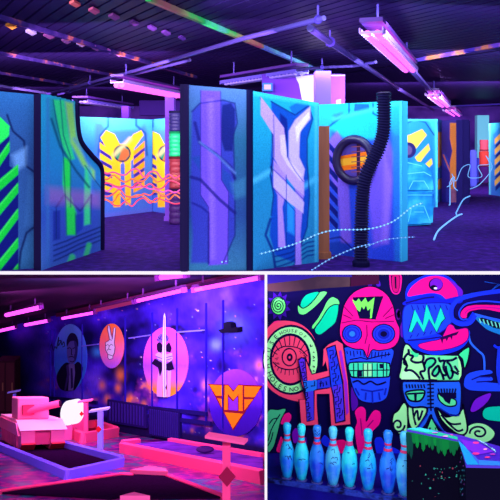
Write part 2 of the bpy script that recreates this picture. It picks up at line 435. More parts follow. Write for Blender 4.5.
for q_ in ([(150, 60), (158, 150), (176, 205), (176, 330)], [(132, 62), (140, 112), (152, 165), (158, 205), (164, 330), (166, 400)], [(188, 345), (190, 402)], [(212, 226), (236, 262), (254, 285)], [(140, 335), (140, 408)], [(228, 300), (226, 372)]): lay.append(('s', c(*q_), 1.0, (10, 40, 110), 1.6, .8))
lay += [('s', c((168, 490), (180, 455)), 6, (60, 220, 110), 4, .8), ('s', c((215, 450), (222, 425)), 5, (60, 220, 110), 4, .8), ('s', c((119, 60), (119, 480)), 3, (60, 120, 190), 4, .6)]
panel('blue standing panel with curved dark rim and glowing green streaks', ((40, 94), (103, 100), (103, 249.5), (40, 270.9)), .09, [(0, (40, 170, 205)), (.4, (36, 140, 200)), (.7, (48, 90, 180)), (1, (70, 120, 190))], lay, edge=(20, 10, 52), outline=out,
      redge=([(75, 101.3)] + sm(c((190, 66), (192, 120), (200, 165), (226, 200), (250, 228), (254, 262)), False) + [(101.4, 249.5)], .035, (18, 10, 52)))
# F2 / F1: yellow panels beyond
c = T(70, 75, 2.5)
YE, YO, PUB = (250, 205, 40), (245, 170, 30), (60, 40, 150)
def yl(dx=0):
    m = lambda *p: c(*[(x + dx, yy) for x, yy in p])
    l = [('p', m((62, 120), (80, 120), (90, 140), (168, 138), (186, 125), (196, 150), (190, 250), (200, 330), (180, 335), (90, 345), (64, 352)), (70, 120, 215), 6, .8),
         ('s', m((95, 108), (95, 128), (76, 150), (70, 200)), 2, (20, 60, 130), 2.5, .8), ('s', m((165, 108), (165, 126), (188, 145), (192, 200)), 2, (20, 60, 130), 2.5, .8),
         ('p', m((74, 168), (100, 160), (108, 300), (84, 300)), PUB, 1.5, 1), ('p', m((158, 200), (186, 165), (184, 270), (160, 290)), PUB, 1.5, 1)]
    for k in range(5):
        l.append(('p', m((74, 168 + k * 26), (108, 194 + k * 22), (108, 207 + k * 22), (74, 184 + k * 26)), YE, 1, 1))
        l.append(('p', m((186, 165 + k * 25), (158, 190 + k * 23), (158, 203 + k * 23), (186, 180 + k * 25)), YO, 1, 1))
    l += [('p', m((76, 156), (90, 138), (112, 148), (124, 172), (140, 172), (158, 148), (178, 138), (184, 150), (160, 184), (158, 210), (152, 215), (152, 322), (138, 326), (136, 222), (126, 222), (126, 330), (108, 331), (104, 208)), YE, 1, 1),
          ('s', m((132, 218), (130, 330)), 2, (90, 110, 220), 1.5, .9), ('p', m(*ell(130, 196, 22, 22)), (26, 30, 80), 1, 1), ('p', m(*ell(130, 196, 18, 18)), (30, 150, 110), 1, 1),
          ('p', m((130, 178), (146, 188), (148, 200), (138, 213), (120, 214), (126, 196)), (200, 110, 60), 2, 1), ('s', m((150, 160), (110, 200)), 4, (255, 235, 150), 5, .6)]
    return l
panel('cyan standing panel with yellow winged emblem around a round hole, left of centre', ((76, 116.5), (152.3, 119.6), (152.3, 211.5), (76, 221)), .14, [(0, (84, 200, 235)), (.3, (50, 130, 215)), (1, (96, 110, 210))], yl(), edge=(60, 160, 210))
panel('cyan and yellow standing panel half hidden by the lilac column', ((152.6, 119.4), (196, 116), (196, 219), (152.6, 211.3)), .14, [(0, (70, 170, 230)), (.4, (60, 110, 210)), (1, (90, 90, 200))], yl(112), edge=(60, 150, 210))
# centre pair
c = T(175, 75, 2.5)
BL1, BL2, LIL = (36, 34, 150), (24, 60, 190), (150, 110, 235)
lay = [('p', c((42, 90), (62, 70), (120, 62), (150, 70), (156, 120), (146, 150), (150, 300), (150, 400), (120, 470), (40, 470), (44, 400), (38, 300)), (54, 58, 178), 5, .9),
       ('p', c((118, 75), (140, 70), (150, 85), (150, 130), (144, 190), (124, 190), (112, 150)), (20, 30, 110), 3, .9), ('p', c((40, 205), (75, 200), (140, 250), (146, 300), (70, 250)), (34, 70, 160), 4, .8),
       ('p', c((64, 38), (114, 40), (116, 262), (134, 292), (132, 472), (84, 476), (84, 330), (64, 300)), (112, 78, 222), 3, 1),
       ('p', c((82, 60), (96, 60), (100, 460), (88, 460)), (150, 112, 240), 8, .6),
       ('s', c((50, 120), (62, 170), (100, 195), (140, 230), (150, 260)), 3.2, (30, 30, 120), 2.5, .85), ('s', c((40, 255), (64, 262), (110, 310), (150, 345)), 3.2, (30, 30, 120), 2.5, .85), ('s', c((44, 320), (66, 330), (84, 345), (84, 470)), 2.2, (30, 30, 130), 2.5, .8),
       ('s', c((64, 40), (64, 300), (84, 330), (84, 474)), .9, (30, 26, 120), 1.5, .8), ('s', c((114, 42), (116, 262), (134, 292), (132, 470)), .9, (30, 26, 120), 1.5, .8), ('s', c((42, 92), (62, 71), (120, 63), (150, 71), (156, 120), (146, 150), (150, 300), (150, 400), (120, 470)), 1.3, (20, 30, 100), 1.8, .8),
       ('s', c((62, 168), (110, 205), (150, 245)), 2, (110, 150, 235), 4, .5), ('p', c((140, 270), (178, 255), (178, 300), (150, 310)), (60, 130, 170), 8, .6)]
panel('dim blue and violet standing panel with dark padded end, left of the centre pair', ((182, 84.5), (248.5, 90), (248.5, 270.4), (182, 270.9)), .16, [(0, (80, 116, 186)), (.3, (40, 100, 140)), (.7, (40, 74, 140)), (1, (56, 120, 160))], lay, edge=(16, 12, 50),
      ledge=([(184.5, 84.5), (184.5, 270.8)], .05, (30, 20, 62)), redge=([(249.5, 90), (249.5, 270.3)], .035, (14, 14, 60)))
XP = []
for q_, col_ in (([(214, 54), (240, 88), (272, 132), (278, 200), (300, 236), (322, 262), (322, 302), (300, 284), (262, 236), (246, 205), (246, 150), (214, 100)], (190, 160, 248)),
                 ([(338, 78), (338, 110), (312, 142), (310, 205), (324, 235), (320, 262), (300, 236), (284, 205), (284, 140), (300, 112)], (200, 180, 250)),
                 ([(246, 212), (276, 250), (276, 300), (268, 330), (276, 432), (258, 430), (256, 300), (246, 280)], (172, 140, 246)),
                 ([(300, 284), (321, 300), (313, 400), (316, 478), (300, 478)], (160, 130, 244)),
                 ([(246, 240), (284, 276), (322, 318), (320, 346), (284, 318), (246, 280)], (196, 176, 250)),
                 ([(300, 130), (334, 92), (336, 106), (314, 140), (304, 170)], (232, 222, 255)), ([(262, 150), (274, 150), (280, 205), (318, 250), (314, 266), (280, 225), (264, 195)], (220, 200, 255))): XP.append(('p', c(*q_), col_, 1.6, 1))
for q_ in ([(280, 120), (280, 205), (300, 240), (320, 266)], [(246, 236), (284, 272), (322, 312)], [(246, 284), (284, 322), (300, 340), (300, 470)], [(246, 100), (248, 205)], [(278, 250), (278, 425)]): XP.append(('s', c(*q_), .8, (20, 40, 140), 1.2, .85))
lay = [('p', c((240, 66), (300, 100), (334, 76), (344, 110), (330, 160), (330, 220), (336, 300), (330, 380), (300, 470), (250, 450), (236, 400), (240, 350), (246, 300), (236, 250), (242, 150)), (14, 60, 185), 3, .9),
       ('p', c((262, 95), (280, 110), (280, 170), (262, 160)), (12, 30, 130), 3, .9), ('p', c((278, 230), (298, 262), (298, 400), (280, 390)), (40, 150, 240), 6, .9),
       ('p', c((285, 80), (320, 60), (335, 76), (300, 110)), (20, 90, 200), 3, .8),
       ('s', c((196, 265), (242, 238)), 5, (80, 200, 240), 7, .7), ('s', c((320, 280), (350, 260)), 5, (80, 200, 240), 7, .6),
       ('s', c((240, 230), (252, 262), (318, 330)), 2.4, (12, 20, 110), 2, .9), ('s', c((238, 360), (226, 400), (244, 440), (250, 480)), 2.6, (14, 40, 130), 2, .9)]
for k in range(5): lay.append(('s', c((250, 440 + k * 14), (290, 432 + k * 12), (330, 408 + k * 11), (352, 404 + k * 11)), 1.5, (12, 40, 130), 1.8, .9))
lay.append(('s', c((240, 66), (300, 100), (334, 76), (344, 110), (330, 160), (330, 220), (336, 300), (330, 380), (300, 470)), 1.3, (10, 30, 120), 1.8, .9)); lay.append(('s', c((212, 56), (240, 110), (246, 200), (238, 250), (246, 300), (240, 350)), 1.3, (10, 30, 120), 1.8, .9))
lay += [('s', c((197, 45), (355, 72)), 5, (60, 215, 240), 5, .8), ('s', c((352, 75), (352, 465)), 3, (70, 190, 230), 3, .8)]
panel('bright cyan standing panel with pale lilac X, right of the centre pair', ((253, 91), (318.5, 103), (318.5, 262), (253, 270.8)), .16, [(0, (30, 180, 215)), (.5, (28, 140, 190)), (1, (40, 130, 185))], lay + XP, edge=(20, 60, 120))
# C: porthole panel
c = T(310, 75, 2.5)
lay = [('p', c((60, 100), (100, 88), (160, 88), (200, 130), (228, 200), (228, 470), (48, 460), (44, 200)), (44, 70, 220), 8, .9),
       ('p', c((45, 130), (75, 108), (90, 88), (160, 86), (190, 118), (190, 140), (160, 160), (90, 160)), (30, 180, 215), 7, .9),
       ('p', c((112, 72), (148, 72), (150, 92), (110, 92)), (20, 70, 140), 2, .9), ('s', c((98, 72), (98, 96), (70, 112), (46, 130)), 1.8, (12, 60, 130), 2, .9), ('s', c((158, 72), (158, 96), (186, 112)), 1.8, (12, 60, 130), 2, .9),
       ('p', c((46, 165), (68, 140), (96, 185), (96, 260), (104, 420), (78, 420), (70, 300), (46, 240)), (126, 92, 230), 4, .9),
       ('p', c((140, 260), (190, 150), (214, 200), (200, 300), (192, 420), (160, 430)), (118, 88, 235), 8, .9), ('p', c((186, 200), (206, 260), (196, 420), (180, 420)), (150, 110, 240), 8, .8),
       ('p', c((205, 150), (226, 150), (228, 470), (212, 470)), (40, 120, 225), 6, .9), ('s', c((60, 110), (220, 70)), 4, (70, 210, 235), 5, .5),
       ('p', c((48, 330), (72, 330), (72, 460), (48, 460)), (40, 80, 210), 3, .8)]
for k in range(7): lay.append(('p', c((48, 168 + k * 30), (70, 192 + k * 30), (70, 210 + k * 30), (48, 184 + k * 30)), (18, 26, 120), .8, 1))
lay += [('s', c((228, 68), (229, 468)), 3, (70, 205, 240), 3, .9), ('p', c((46, 420), (80, 415), (110, 440), (108, 470), (46, 470)), (20, 50, 150), 4, .7), ('s', c((46, 410), (76, 405), (112, 440)), 1.6, (20, 20, 100), 1.6, .8)]
tC, plC = panel('blue and violet standing panel with an orange round porthole', ((319, 104.6), (402, 100.8), (402, 262), (319, 253)), .16, [(0, (36, 175, 215)), (.4, (40, 110, 220)), (1, (50, 70, 190))], lay, edge=(50, 170, 220))
a = Art(plC, .0015, .012)
a.poly(ell(355.4, 160, 15.2, 18), (90, 70, 170)).poly([(341, 156), (370, 151), (370.3, 167), (341, 171)], (255, 120, 30)).poly([(341, 159), (370, 155), (370, 162), (341, 166)], (255, 180, 50))
a.line([(359, 143), (359, 177)], 3.4, (60, 30, 70)); a.lines([[(352, 147 + k * 5), (366, 146 + k * 5)] for k in range(6)], .8, (150, 80, 90))
a.build('porthole_glass', tC)
bm = NB(); R = [plC(x, yy, .03) for x, yy in ell(355.4, 160, 17.6, 20.8, 40)]; tube(bm, R + [R[0], R[1]], .055, 8, cap=False); obj('porthole_ring', bm, paint((26, 14, 74), .4, .4), tC, True)
# posts
def post(name, label, cat, xa, xb, yb, ytop, depth, rgb, z1=None, capc=None):
    p, q = on_z(xa, yb), on_z(xb, yb); Y = p.y; zt = z1 if z1 else CH + (HY - ytop) / F * Y
    t = thing(name, label, cat, ((p.x + q.x) / 2, Y + depth / 2, 0))
    bm = NB(); box(bm, p.x, q.x, Y, Y + depth, 0, zt); obj('shaft', bm, rgb, t)
    bm = NB(); box(bm, p.x - .02, q.x + .02, Y - .02, Y + depth + .02, 0, .08); obj('foot', bm, capc or rgb, t)
    return t
post('wooden_post', 'brown wooden post standing between the lilac X and the porthole panel', 'post', 317.6, 329.4, 259, 126, .12, noisy([(.3, (120, 70, 60)), (.7, (168, 104, 74))], 6, stretch=(1, 1, .1)))
post('square_column', 'square lilac pillar rising behind the wooden post', 'column', 315.5, 331, 251, 71, .3, paint((98, 74, 205)))
post('square_column', 'slim lilac column beside the striped barrels on the left', 'column', 165, 174, 221, 97, .3, paint((120, 70, 190)))
post('square_column', 'short purple column above the yellow winged panel', 'column', 121.5, 128.5, 190, 106, .4, paint((60, 30, 120)))
# ribbed barrels at the left column
p = on_z(175.5, 224); r = 6.5 / F * p.y
for k, (za, zb, cc, lb, cat) in enumerate([(0, .62, (60, 26, 90), 'lowest dark ribbed barrel of the stack by the left column', 'barrel'), (.62, 1.18, (150, 50, 60), 'red middle barrel of the stack by the left column', 'barrel'), (1.18, 1.62, (30, 205, 120), 'green barrel near the top of the stack by the left column', 'barrel'), (1.62, 1.98, (46, 40, 100), 'dark topmost barrel of the stack by the left column', 'barrel')]):
    t = thing('ribbed_barrel', lb, cat, (p.x, p.y, za), 'stacked barrels'); prof = []; n = 6
    for i in range(n):
        z = (zb - za) * i / n; hh = (zb - za) / n; prof += [(r * .92, z + .003), (r, z + hh * .3), (r, z + hh * .7), (r * .92, z + hh * .97)]
    bm = NB(); lathe(bm, prof, V((p.x, p.y, za)), 20); obj('drum', bm, paint(cc, .4, .3), t, True)
    bm = NB(); lathe(bm, [(r * 1.03, zb - za - .04), (r * 1.03, zb - za)], V((p.x, p.y, za)), 20); obj('rim', bm, paint(tuple(int(v * .6) for v in cc)), t)
# black corrugated hose
Yh = 8.02; P = sm([(383.5, 92), (384, 112), (383.5, 130), (379, 147), (370.5, 165), (365, 180), (362.5, 198), (361.5, 225), (361, 266.2)], False, 14)
# resample finely for corrugation
D = [at(x, yy, Yh) for x, yy in P]; D[-1].z = 0
cum = [0]
for i in range(1, len(D)): cum.append(cum[-1] + (D[i] - D[i - 1]).length)
N_ = 130; pts = []; rs = []
for i in range(N_):
    s_ = cum[-1] * i / (N_ - 1); k = max(j for j in range(len(cum)) if cum[j] <= s_ + 1e-9); k = min(k, len(D) - 2)
    pts.append(D[k].lerp(D[k + 1], (s_ - cum[k]) / max(1e-9, cum[k + 1] - cum[k]))); rs.append(.09 if i % 2 else .064)
t = thing('corrugated_hose', 'thick black corrugated hose bending down in front of the porthole panel', 'hose', (D[-1].x, Yh, 0))
bm = NB(); tube(bm, pts, rs, 16); obj('hose', bm, paint((18, 12, 62), .5, .3), t)
bm = NB(); lathe(bm, [(.1, 0), (.1, .05), (.085, .07)], V((D[-1].x, Yh, 0)), 20); obj('floor_collar', bm, paint((14, 10, 50)), t)
# right side: ice crates, panels
c = T(390, 75, 2.5)
lay = [('p', c((30, 120), (90, 100), (110, 150), (110, 330), (30, 330)), (30, 110, 190), 6, .7)]
YD = (250, 205, 80)
for q in ([(32, 150), (48, 150), (80, 135), (92, 150), (60, 190), (32, 178)], [(62, 206), (96, 172), (100, 186), (72, 222)], [(72, 236), (104, 208), (106, 222), (84, 246)]): lay.append(('p', c(*q), YD, 1, 1))
lay += [('s', c((32, 125), (60, 112), (88, 118), (110, 150)), 1.4, (20, 70, 150), 1.5, .9), ('p', c(*ell(46, 188, 19, 20)), (40, 34, 100), 1, 1), ('p', c(*ell(44, 188, 11, 12)), (100, 80, 130), 2, .8), ('s', c((116, 112), (118, 330)), 3, (90, 230, 245), 3, .9), ('s', c((30, 112), (118, 112)), 2, (90, 230, 245), 3, .8)]
panel('cyan standing panel with yellow chevrons and a dark round hole behind the ice crates', ((401, 119), (437.5, 119), (437.5, 207), (401, 212)), .25, [(0, (70, 205, 235)), (.5, (40, 150, 220)), (1, (40, 110, 200))], lay, edge=(50, 170, 220), step=.6)
def crate(label, pts, side, top, Y, z0, z1, seed):
    rd = random.Random(seed); t = thing('ice_crate', label, 'crate', (at(pts[0][0], 200, Y).x, Y, z0), 'ice crates')
    q = [at(x, yy, Y) for x, yy in pts]; d = V((.05, .9, 0))
    bm = NB(); prism(bm, q, d); bmesh.ops.bevel(bm, geom=bm.edges[:], offset=.03, segments=2, affect='EDGES'); obj('block', bm, noisy([(.3, (20, 100, 190)), (.5, (30, 150, 215)), (.7, (70, 205, 235))], 3), t)
    a = Art(lambda x, yy, o: at(x, yy, Y) + V((0, -o, 0)), .002, .006); return t, a, q
Yc = 1.4 * F / (226.5 - HY)
t, a, q = crate('pale blue sculpted ice crate standing on the floor beside the porthole panel', [(403.5, 226.5), (433, 224.5), (434.5, 192), (403.5, 192)], 3, 2, Yc, 0, .58, 1)
a.lines([[(405, 224), (405, 195), (432, 195)], [(408, 222), (412, 206), (424, 206), (430, 221)], [(414, 212), (424, 212)]], .7, (90, 215, 240)); a.build('carved_lines', t)
t, a, q = crate('pale blue sculpted ice crate with sloped top resting on the other crate', [(403.5, 192), (434.5, 192), (432, 170), (425, 163), (404, 158)], 3, 2, Yc, .6, 1.1, 2)
a.lines([[(405, 174), (424, 172), (431, 176)], [(409, 189), (413, 181), (424, 181), (429, 189)], [(405, 162), (422, 166)]], .7, (100, 220, 240)); a.build('carved_lines', t)
# orange panel and dark neighbours
c = T(390, 75, 2.5)
OR = (240, 140, 70)
lay = [('p', c((150, 120), (172, 120), (172, 200), (168, 230), (172, 260), (172, 318), (152, 318), (150, 220), (156, 190), (150, 160)), OR, 1.2, 1), ('p', c((134, 190), (148, 215), (148, 240), (134, 225)), (50, 70, 190), 2, .9), ('s', c((134, 200), (150, 240)), 1.4, (240, 130, 80), 1, .8), ('s', c((176, 150), (188, 180), (176, 220)), 3, (60, 40, 160), 2, .8),
       ('p', c((140, 285), (168, 285), (168, 318), (140, 318)), (60, 60, 170), 2, .6)]
panel('dark purple standing panel with glowing orange stripes on the right', ((442, 120.5), (462, 119.5), (462, 204.5), (442, 202)), .2, [(0, (70, 54, 150)), (1, (44, 34, 140))], lay, edge=(26, 18, 76), step=.5)
panel('narrow dark panel end right of the orange striped panel', ((462.6, 120), (470, 121), (470, 203), (462.6, 204.6)), .15, (34, 24, 92), [('s', [(466, 126), (467, 160), (465, 200)], 2, (60, 60, 160), 2, .8)], edge=(26, 18, 80), step=.5)
panel('slim orange striped panel edge right of the ice crates', ((437.8, 119), (441.6, 120), (441.6, 200), (437.8, 203)), .1, (60, 90, 180), [('p', [(438, 132), (441.5, 132), (441.5, 165), (438, 168)], OR, 1, 1), ('p', [(438, 180), (441.5, 178), (441.5, 188), (438, 190)], OR, 1, 1)], edge=(40, 60, 140), step=.5)
lay = [('p', c((258, 150), (275, 130), (290, 150), (290, 300), (262, 290)), (40, 120, 210), 3, .7)]
for k in range(5): lay += [('p', c((262, 160 + k * 26), (276, 146 + k * 26), (276, 160 + k * 26), (262, 174 + k * 26)), (250, 200, 90), .8, 1), ('p', c((264, 175 + k * 26), (292, 148 + k * 26), (292, 160 + k * 26), (264, 186 + k * 26)), (30, 40, 130), .8, 1)]
lay.append(('s', c((248, 120), (248, 300)), 3, (110, 235, 245), 3, .9))
panel('cyan standing panel with yellow chevrons cut off by the right edge', ((489, 123.5), (506, 122), (506, 197), (489, 194.5)), .15, [(0, (60, 190, 230)), (1, (60, 120, 215))], lay, edge=(60, 170, 220), step=.5)
bx0 = on_z(486, 179)
bm = NB(); box(bm, bx0.x - .35, bx0.x + .12, bx0.y, bx0.y + .3, 0, 2.55); o = obj('lit_doorway_panel', bm, paint((120, 225, 235))); tag(o, 'tall pale cyan slab glowing beyond the red barrel at right', 'panel')  # light on the slab is put into its pale cyan paint
for k, (za, zb, cc, lb) in enumerate([(0, .62, (70, 30, 110), 'dark purple far barrel under the red one on the right'), (.62, 1.15, (215, 70, 60), 'red far barrel stacked on a dark one at right'), (1.15, 1.55, (230, 90, 110), 'pink topmost far barrel on the red one at right')]):
    pb = on_z(484, 184); t = thing('ribbed_barrel', lb, 'barrel', (pb.x, pb.y, za), 'far barrels'); rr = .19 - .02 * k
    bm = NB(); lathe(bm, [(rr * .9, .003), (rr, .08), (rr * .92, .25 * (zb - za) / .5), (rr, .3 * (zb - za) / .5), (rr, (zb - za) * .9), (rr * .9, zb - za - .003)], V((pb.x, pb.y, za)), 18); obj('drum', bm, paint(cc), t, True)
    bm = NB(); lathe(bm, [(rr * 1.04, .01), (rr * 1.04, .06)], V((pb.x, pb.y, za)), 18); obj('rim', bm, paint(tuple(int(v * .6) for v in cc)), t)
# painted partition behind the centre panels
bm = NB(); pw = at(262, 100, 13.5); qw = at(345, 100, 13.5); box(bm, pw.x, qw.x, 13.5, 13.65, 0, at(300, 74, 13.5).z); struct(obj('wall_center', bm, paint((92, 50, 176))))
a = Art(lambda x, yy, o: at(x, yy, 13.5) + V((0, -o, 0)), .002, .006)
a.poly([(295, 76), (317, 75), (345, 75), (345, 140), (303, 140), (302, 100), (299, 84)], (190, 172, 205)); a.poly([(275, 80), (294, 76), (298, 84), (302, 104), (303, 140), (275, 140)], (98, 44, 170))
a.poly([(329, 76), (345, 76), (345, 140), (331, 140)], (120, 60, 190)); a.poly([(336, 100), (341, 99), (341, 104), (336, 105)], (250, 130, 220))
o = a.build('wall_mural', None); tag(o, 'white and purple curved mural on the wall behind the centre panels', 'mural')
bm = NB(); p1, p2 = at(262.5, 83, 13.2), at(272.5, 91, 13.2); box(bm, p1.x, p2.x, 13.2, 13.5, p2.z, p1.z); t = tag(obj('wall_lamp', bm, paint((60, 120, 200))), 'small pale boxed wall lamp above the lilac X panel', 'lamp')
bm = NB(); box(bm, p1.x + .03, p2.x - .03, 13.185, 13.2, p2.z + .03, p1.z - .03); obj('lamp_lens', bm, glow((250, 200, 245), 1), t)
# far low clutter along the back right
for k, (xa, xb, yt, yb, cc, lb) in enumerate([(470, 477, 150, 187, (70, 80, 190), 'low violet block on the floor left of the red barrel'), (477, 481, 158, 184, (50, 60, 170), 'narrow blue block close to the red barrel')]):
    p, q = on_z(xa, yb), on_z(xb, yb); bm = NB(); box(bm, p.x, q.x, p.y, p.y + .4, 0, CH + (HY - yt) / F * p.y); bmesh.ops.bevel(bm, geom=bm.edges[:], offset=.04, segments=2, affect='EDGES'); tag(obj('foam_block', bm, paint(cc)), lb, 'block')
# light trails left by moving lights, added as glowing tubes in the air
def trail(label, pts, rgb, s, r, bead=0):
    P = [V(p) for p in pts]; t = thing('light_trail', label, 'light string', P[0], 'light trails')
    bm = NB(); tube(bm, P, r * (.35 if bead else 1), 6); obj('trail_core', bm, glow(rgb, s * (.45 if bead else 1)), t)
    if bead:
        bm = NB(); acc = 0
        for i in range(1, len(P)):
            d = (P[i] - P[i - 1]); L = d.length; k = 0
            while acc < L:
                c_ = P[i - 1] + d * (acc / L); bmesh.ops.create_icosphere(bm, subdivisions=1, radius=r, matrix=Matrix.Translation(c_)); acc += bead
            acc -= L
        obj('trail_dots', bm, glow(rgb, s), t)['kind'] = 'stuff'
def track(px, Y0, Y1, n=6):
    q = sm(px, False, n); return [at(x, yy, Y0 + (Y1 - Y0) * i / (len(q) - 1)) for i, (x, yy) in enumerate(q)]
trail('long blue beaded light trail running across the centre and porthole panels', track([(222, 262), (247, 257), (275, 250), (300, 242), (318, 234), (336, 230), (368, 229), (392, 222), (412, 207), (423, 203)], 7.74, 7.98), (120, 190, 255), 1.6, .011, .045)
trail('short blue beaded light trail low between post and porthole panel', track([(312, 270), (330, 259), (352, 249), (366, 245), (372, 244)], 7.76, 7.9), (110, 170, 255), 1.5, .01, .045)
trail('short blue beaded light trail crossing the foot of the porthole panel', track([(366, 247), (384, 240), (405, 237.5), (415, 237)], 7.8, 8.0), (110, 170, 255), 1.4, .008, .05)
fl = lambda px: [on_z(x, yy, .03) for x, yy in sm(px, False, 5)]
trail('blue light trail curling over the open floor at right', fl([(434, 239.5), (438, 231), (447, 223), (457, 216), (462, 214)]), (110, 170, 255), 1.5, .014)
trail('blue light trail with a kink before the orange striped panel', [on_z(457, 216, .03)] + track([(456, 213), (463, 200), (470, 196)], 11.5, 13) , (100, 170, 255), 1.3, .011)
trail('pale blue tangled light trail by the low blocks at right', track([(447, 187), (451, 184), (453, 178), (452, 174), (456, 181), (462, 168), (470, 165), (468, 176), (474, 178), (482, 176), (478, 166), (489, 164), (486, 156), (492, 168), (480, 184), (470, 189)], 15.5, 16.5), (110, 175, 255), 1.1, .009)
trail('blue light trail climbing beside the orange striped panel', [on_z(449, 205, .01), on_z(450, 205, .2)] + track([(450, 188), (450, 182), (454, 177), (454, 187), (460, 192)], on_z(450, 205).y, on_z(450, 205).y + .2), (110, 170, 255), 1.3, .011)
rd = random.Random(3)
for k, (y0, cc) in enumerate([(173, (255, 70, 150)), (178, (255, 110, 60)), (183, (255, 60, 120)), (187, (250, 80, 200)), (192, (255, 90, 90)), (197, (255, 120, 50)), (201, (255, 60, 100))]):
    px = [(101, y0 + rd.uniform(-3, 3))]
    n = 13
    for i in range(1, n): px.append((101 + 80 * i / n, y0 + rd.uniform(-4.5, 4.5) + (i / n) * 2))
    px.append((181, y0 + 2))
    trail(['topmost pink', 'second from top orange', 'rosy third', 'lilac pink middle', 'coral third lowest', 'orange second lowest', 'lowest crimson'][k] + ' light trail of the tangle before the yellow panels', [at(101.5, y0, 9.3)] + track(px, 9.4 + .3 * k, 9.0 + .25 * k, 4) + [at(183, y0 + 3, 7.95)], cc, 1.2, .011)
# unseen area lights added to brighten the hall, apart from its visible lamps
area((-1.5, 9.5, 2.6), (-1.0, 14.0, 0), 6, .6, 260, (1.0, .72, 1.0))
area((-.4, 7.76, 2.9), (1.3, 8.8, .9), 1.6, .3, 110, (.8, .95, 1.0))
area((-2.7, 7.76, 2.9), (-2.0, 8.7, .9), 1.2, .3, 60, (.8, 1.0, 1.0))
area((3.5, 8.5, 2.7), (3.0, 13.0, 0), 5, .6, 200, (.7, .85, 1.0))
area((-4.0, 13.0, 2.6), (-3.5, 18.5, .6), 5, .6, 300, (1.0, .8, 1.0))
area((4.5, 12.5, 2.6), (4.5, 17.0, .4), 6, .6, 330, (.75, .85, 1.0))
area((7, 19, 2.6), (8, 26, .6), 8, .6, 650, (.9, .7, 1.0)); area((-5, 21, 2.6), (-5, 28, .8), 8, .6, 250, (1.0, .6, 1.0))
# =================================================================== LOWER LEFT: blacklit mini golf hall on a sloping floor
SL = 228 / F; KF = 994.4; KCL = 1175.0
def fz(Y): return CH - SL * Y - KF / F                     # floor height at depth Y
def gf(x, y):                                              # floor point under a pixel
    Y = KF / (y - 372); return V(((x - CX) / F * Y, Y, fz(Y)))
def gc(x, y, drop=0.0):                                    # ceiling point (dropped) under a pixel
    k = KCL - drop * F; Y = k / (372 - y); return V(((x - CX) / F * Y, Y, CH - SL * Y + k / F))
def up(p, h): return V((p.x, p.y, p.z + h))
def wallY(x): return 5175.0 / (x + 193)
wp = at(265, 460, wallY(265)); wq = at(0, 409, wallY(0)); WP = VPlane(wp, wq)
ybase = lambda x: 372 + 88 * (x + 193) / 458
ytop = lambda x: 372 - 104 * (x + 193) / 458
# floor and ceiling and soffit
bm = NB(); X1 = lambda Y: (265.6 - CX) / F * Y
def slab(bm, zf, y0, y1, th):
    pts = [V((-13, y0, zf(y0))), V((X1(y0), y0, zf(y0))), V((X1(y1), y1, zf(y1))), V((-13, y1, zf(y1)))]
    prism(bm, pts, V((0, 0, th)))
slab(bm, fz, 7.73, 33, -.1)
gal = noisy([(.3, (16, 0, 50)), (.42, (80, 4, 110)), (.48, (190, 14, 120)), (.53, (50, 4, 120)), (.57, (16, 110, 130)), (.61, (60, 4, 110)), (.69, (220, 30, 110)), (.8, (26, 4, 90))], 1.9, rough=.3, spec=.5, detail=8)
struct(obj('floor_lower', bm, gal))
bm = NB(); cz = lambda Y: CH - SL * Y + KCL / F
slab(bm, cz, 12.0, 33, .1); struct(obj('ceiling_lower', bm, noisy([(.35, (26, 8, 40)), (.7, (58, 16, 62))], .6)))
bm = NB(); pts = [V((-2.95, D0, -.04)), V((X1(D0), D0, -.04)), V((X1(12), 12, cz(12))), V((-6, 12, cz(12)))]
prism(bm, pts, V((0, 0, .03))); struct(obj('trim_3', bm, paint((60, 16, 60))))
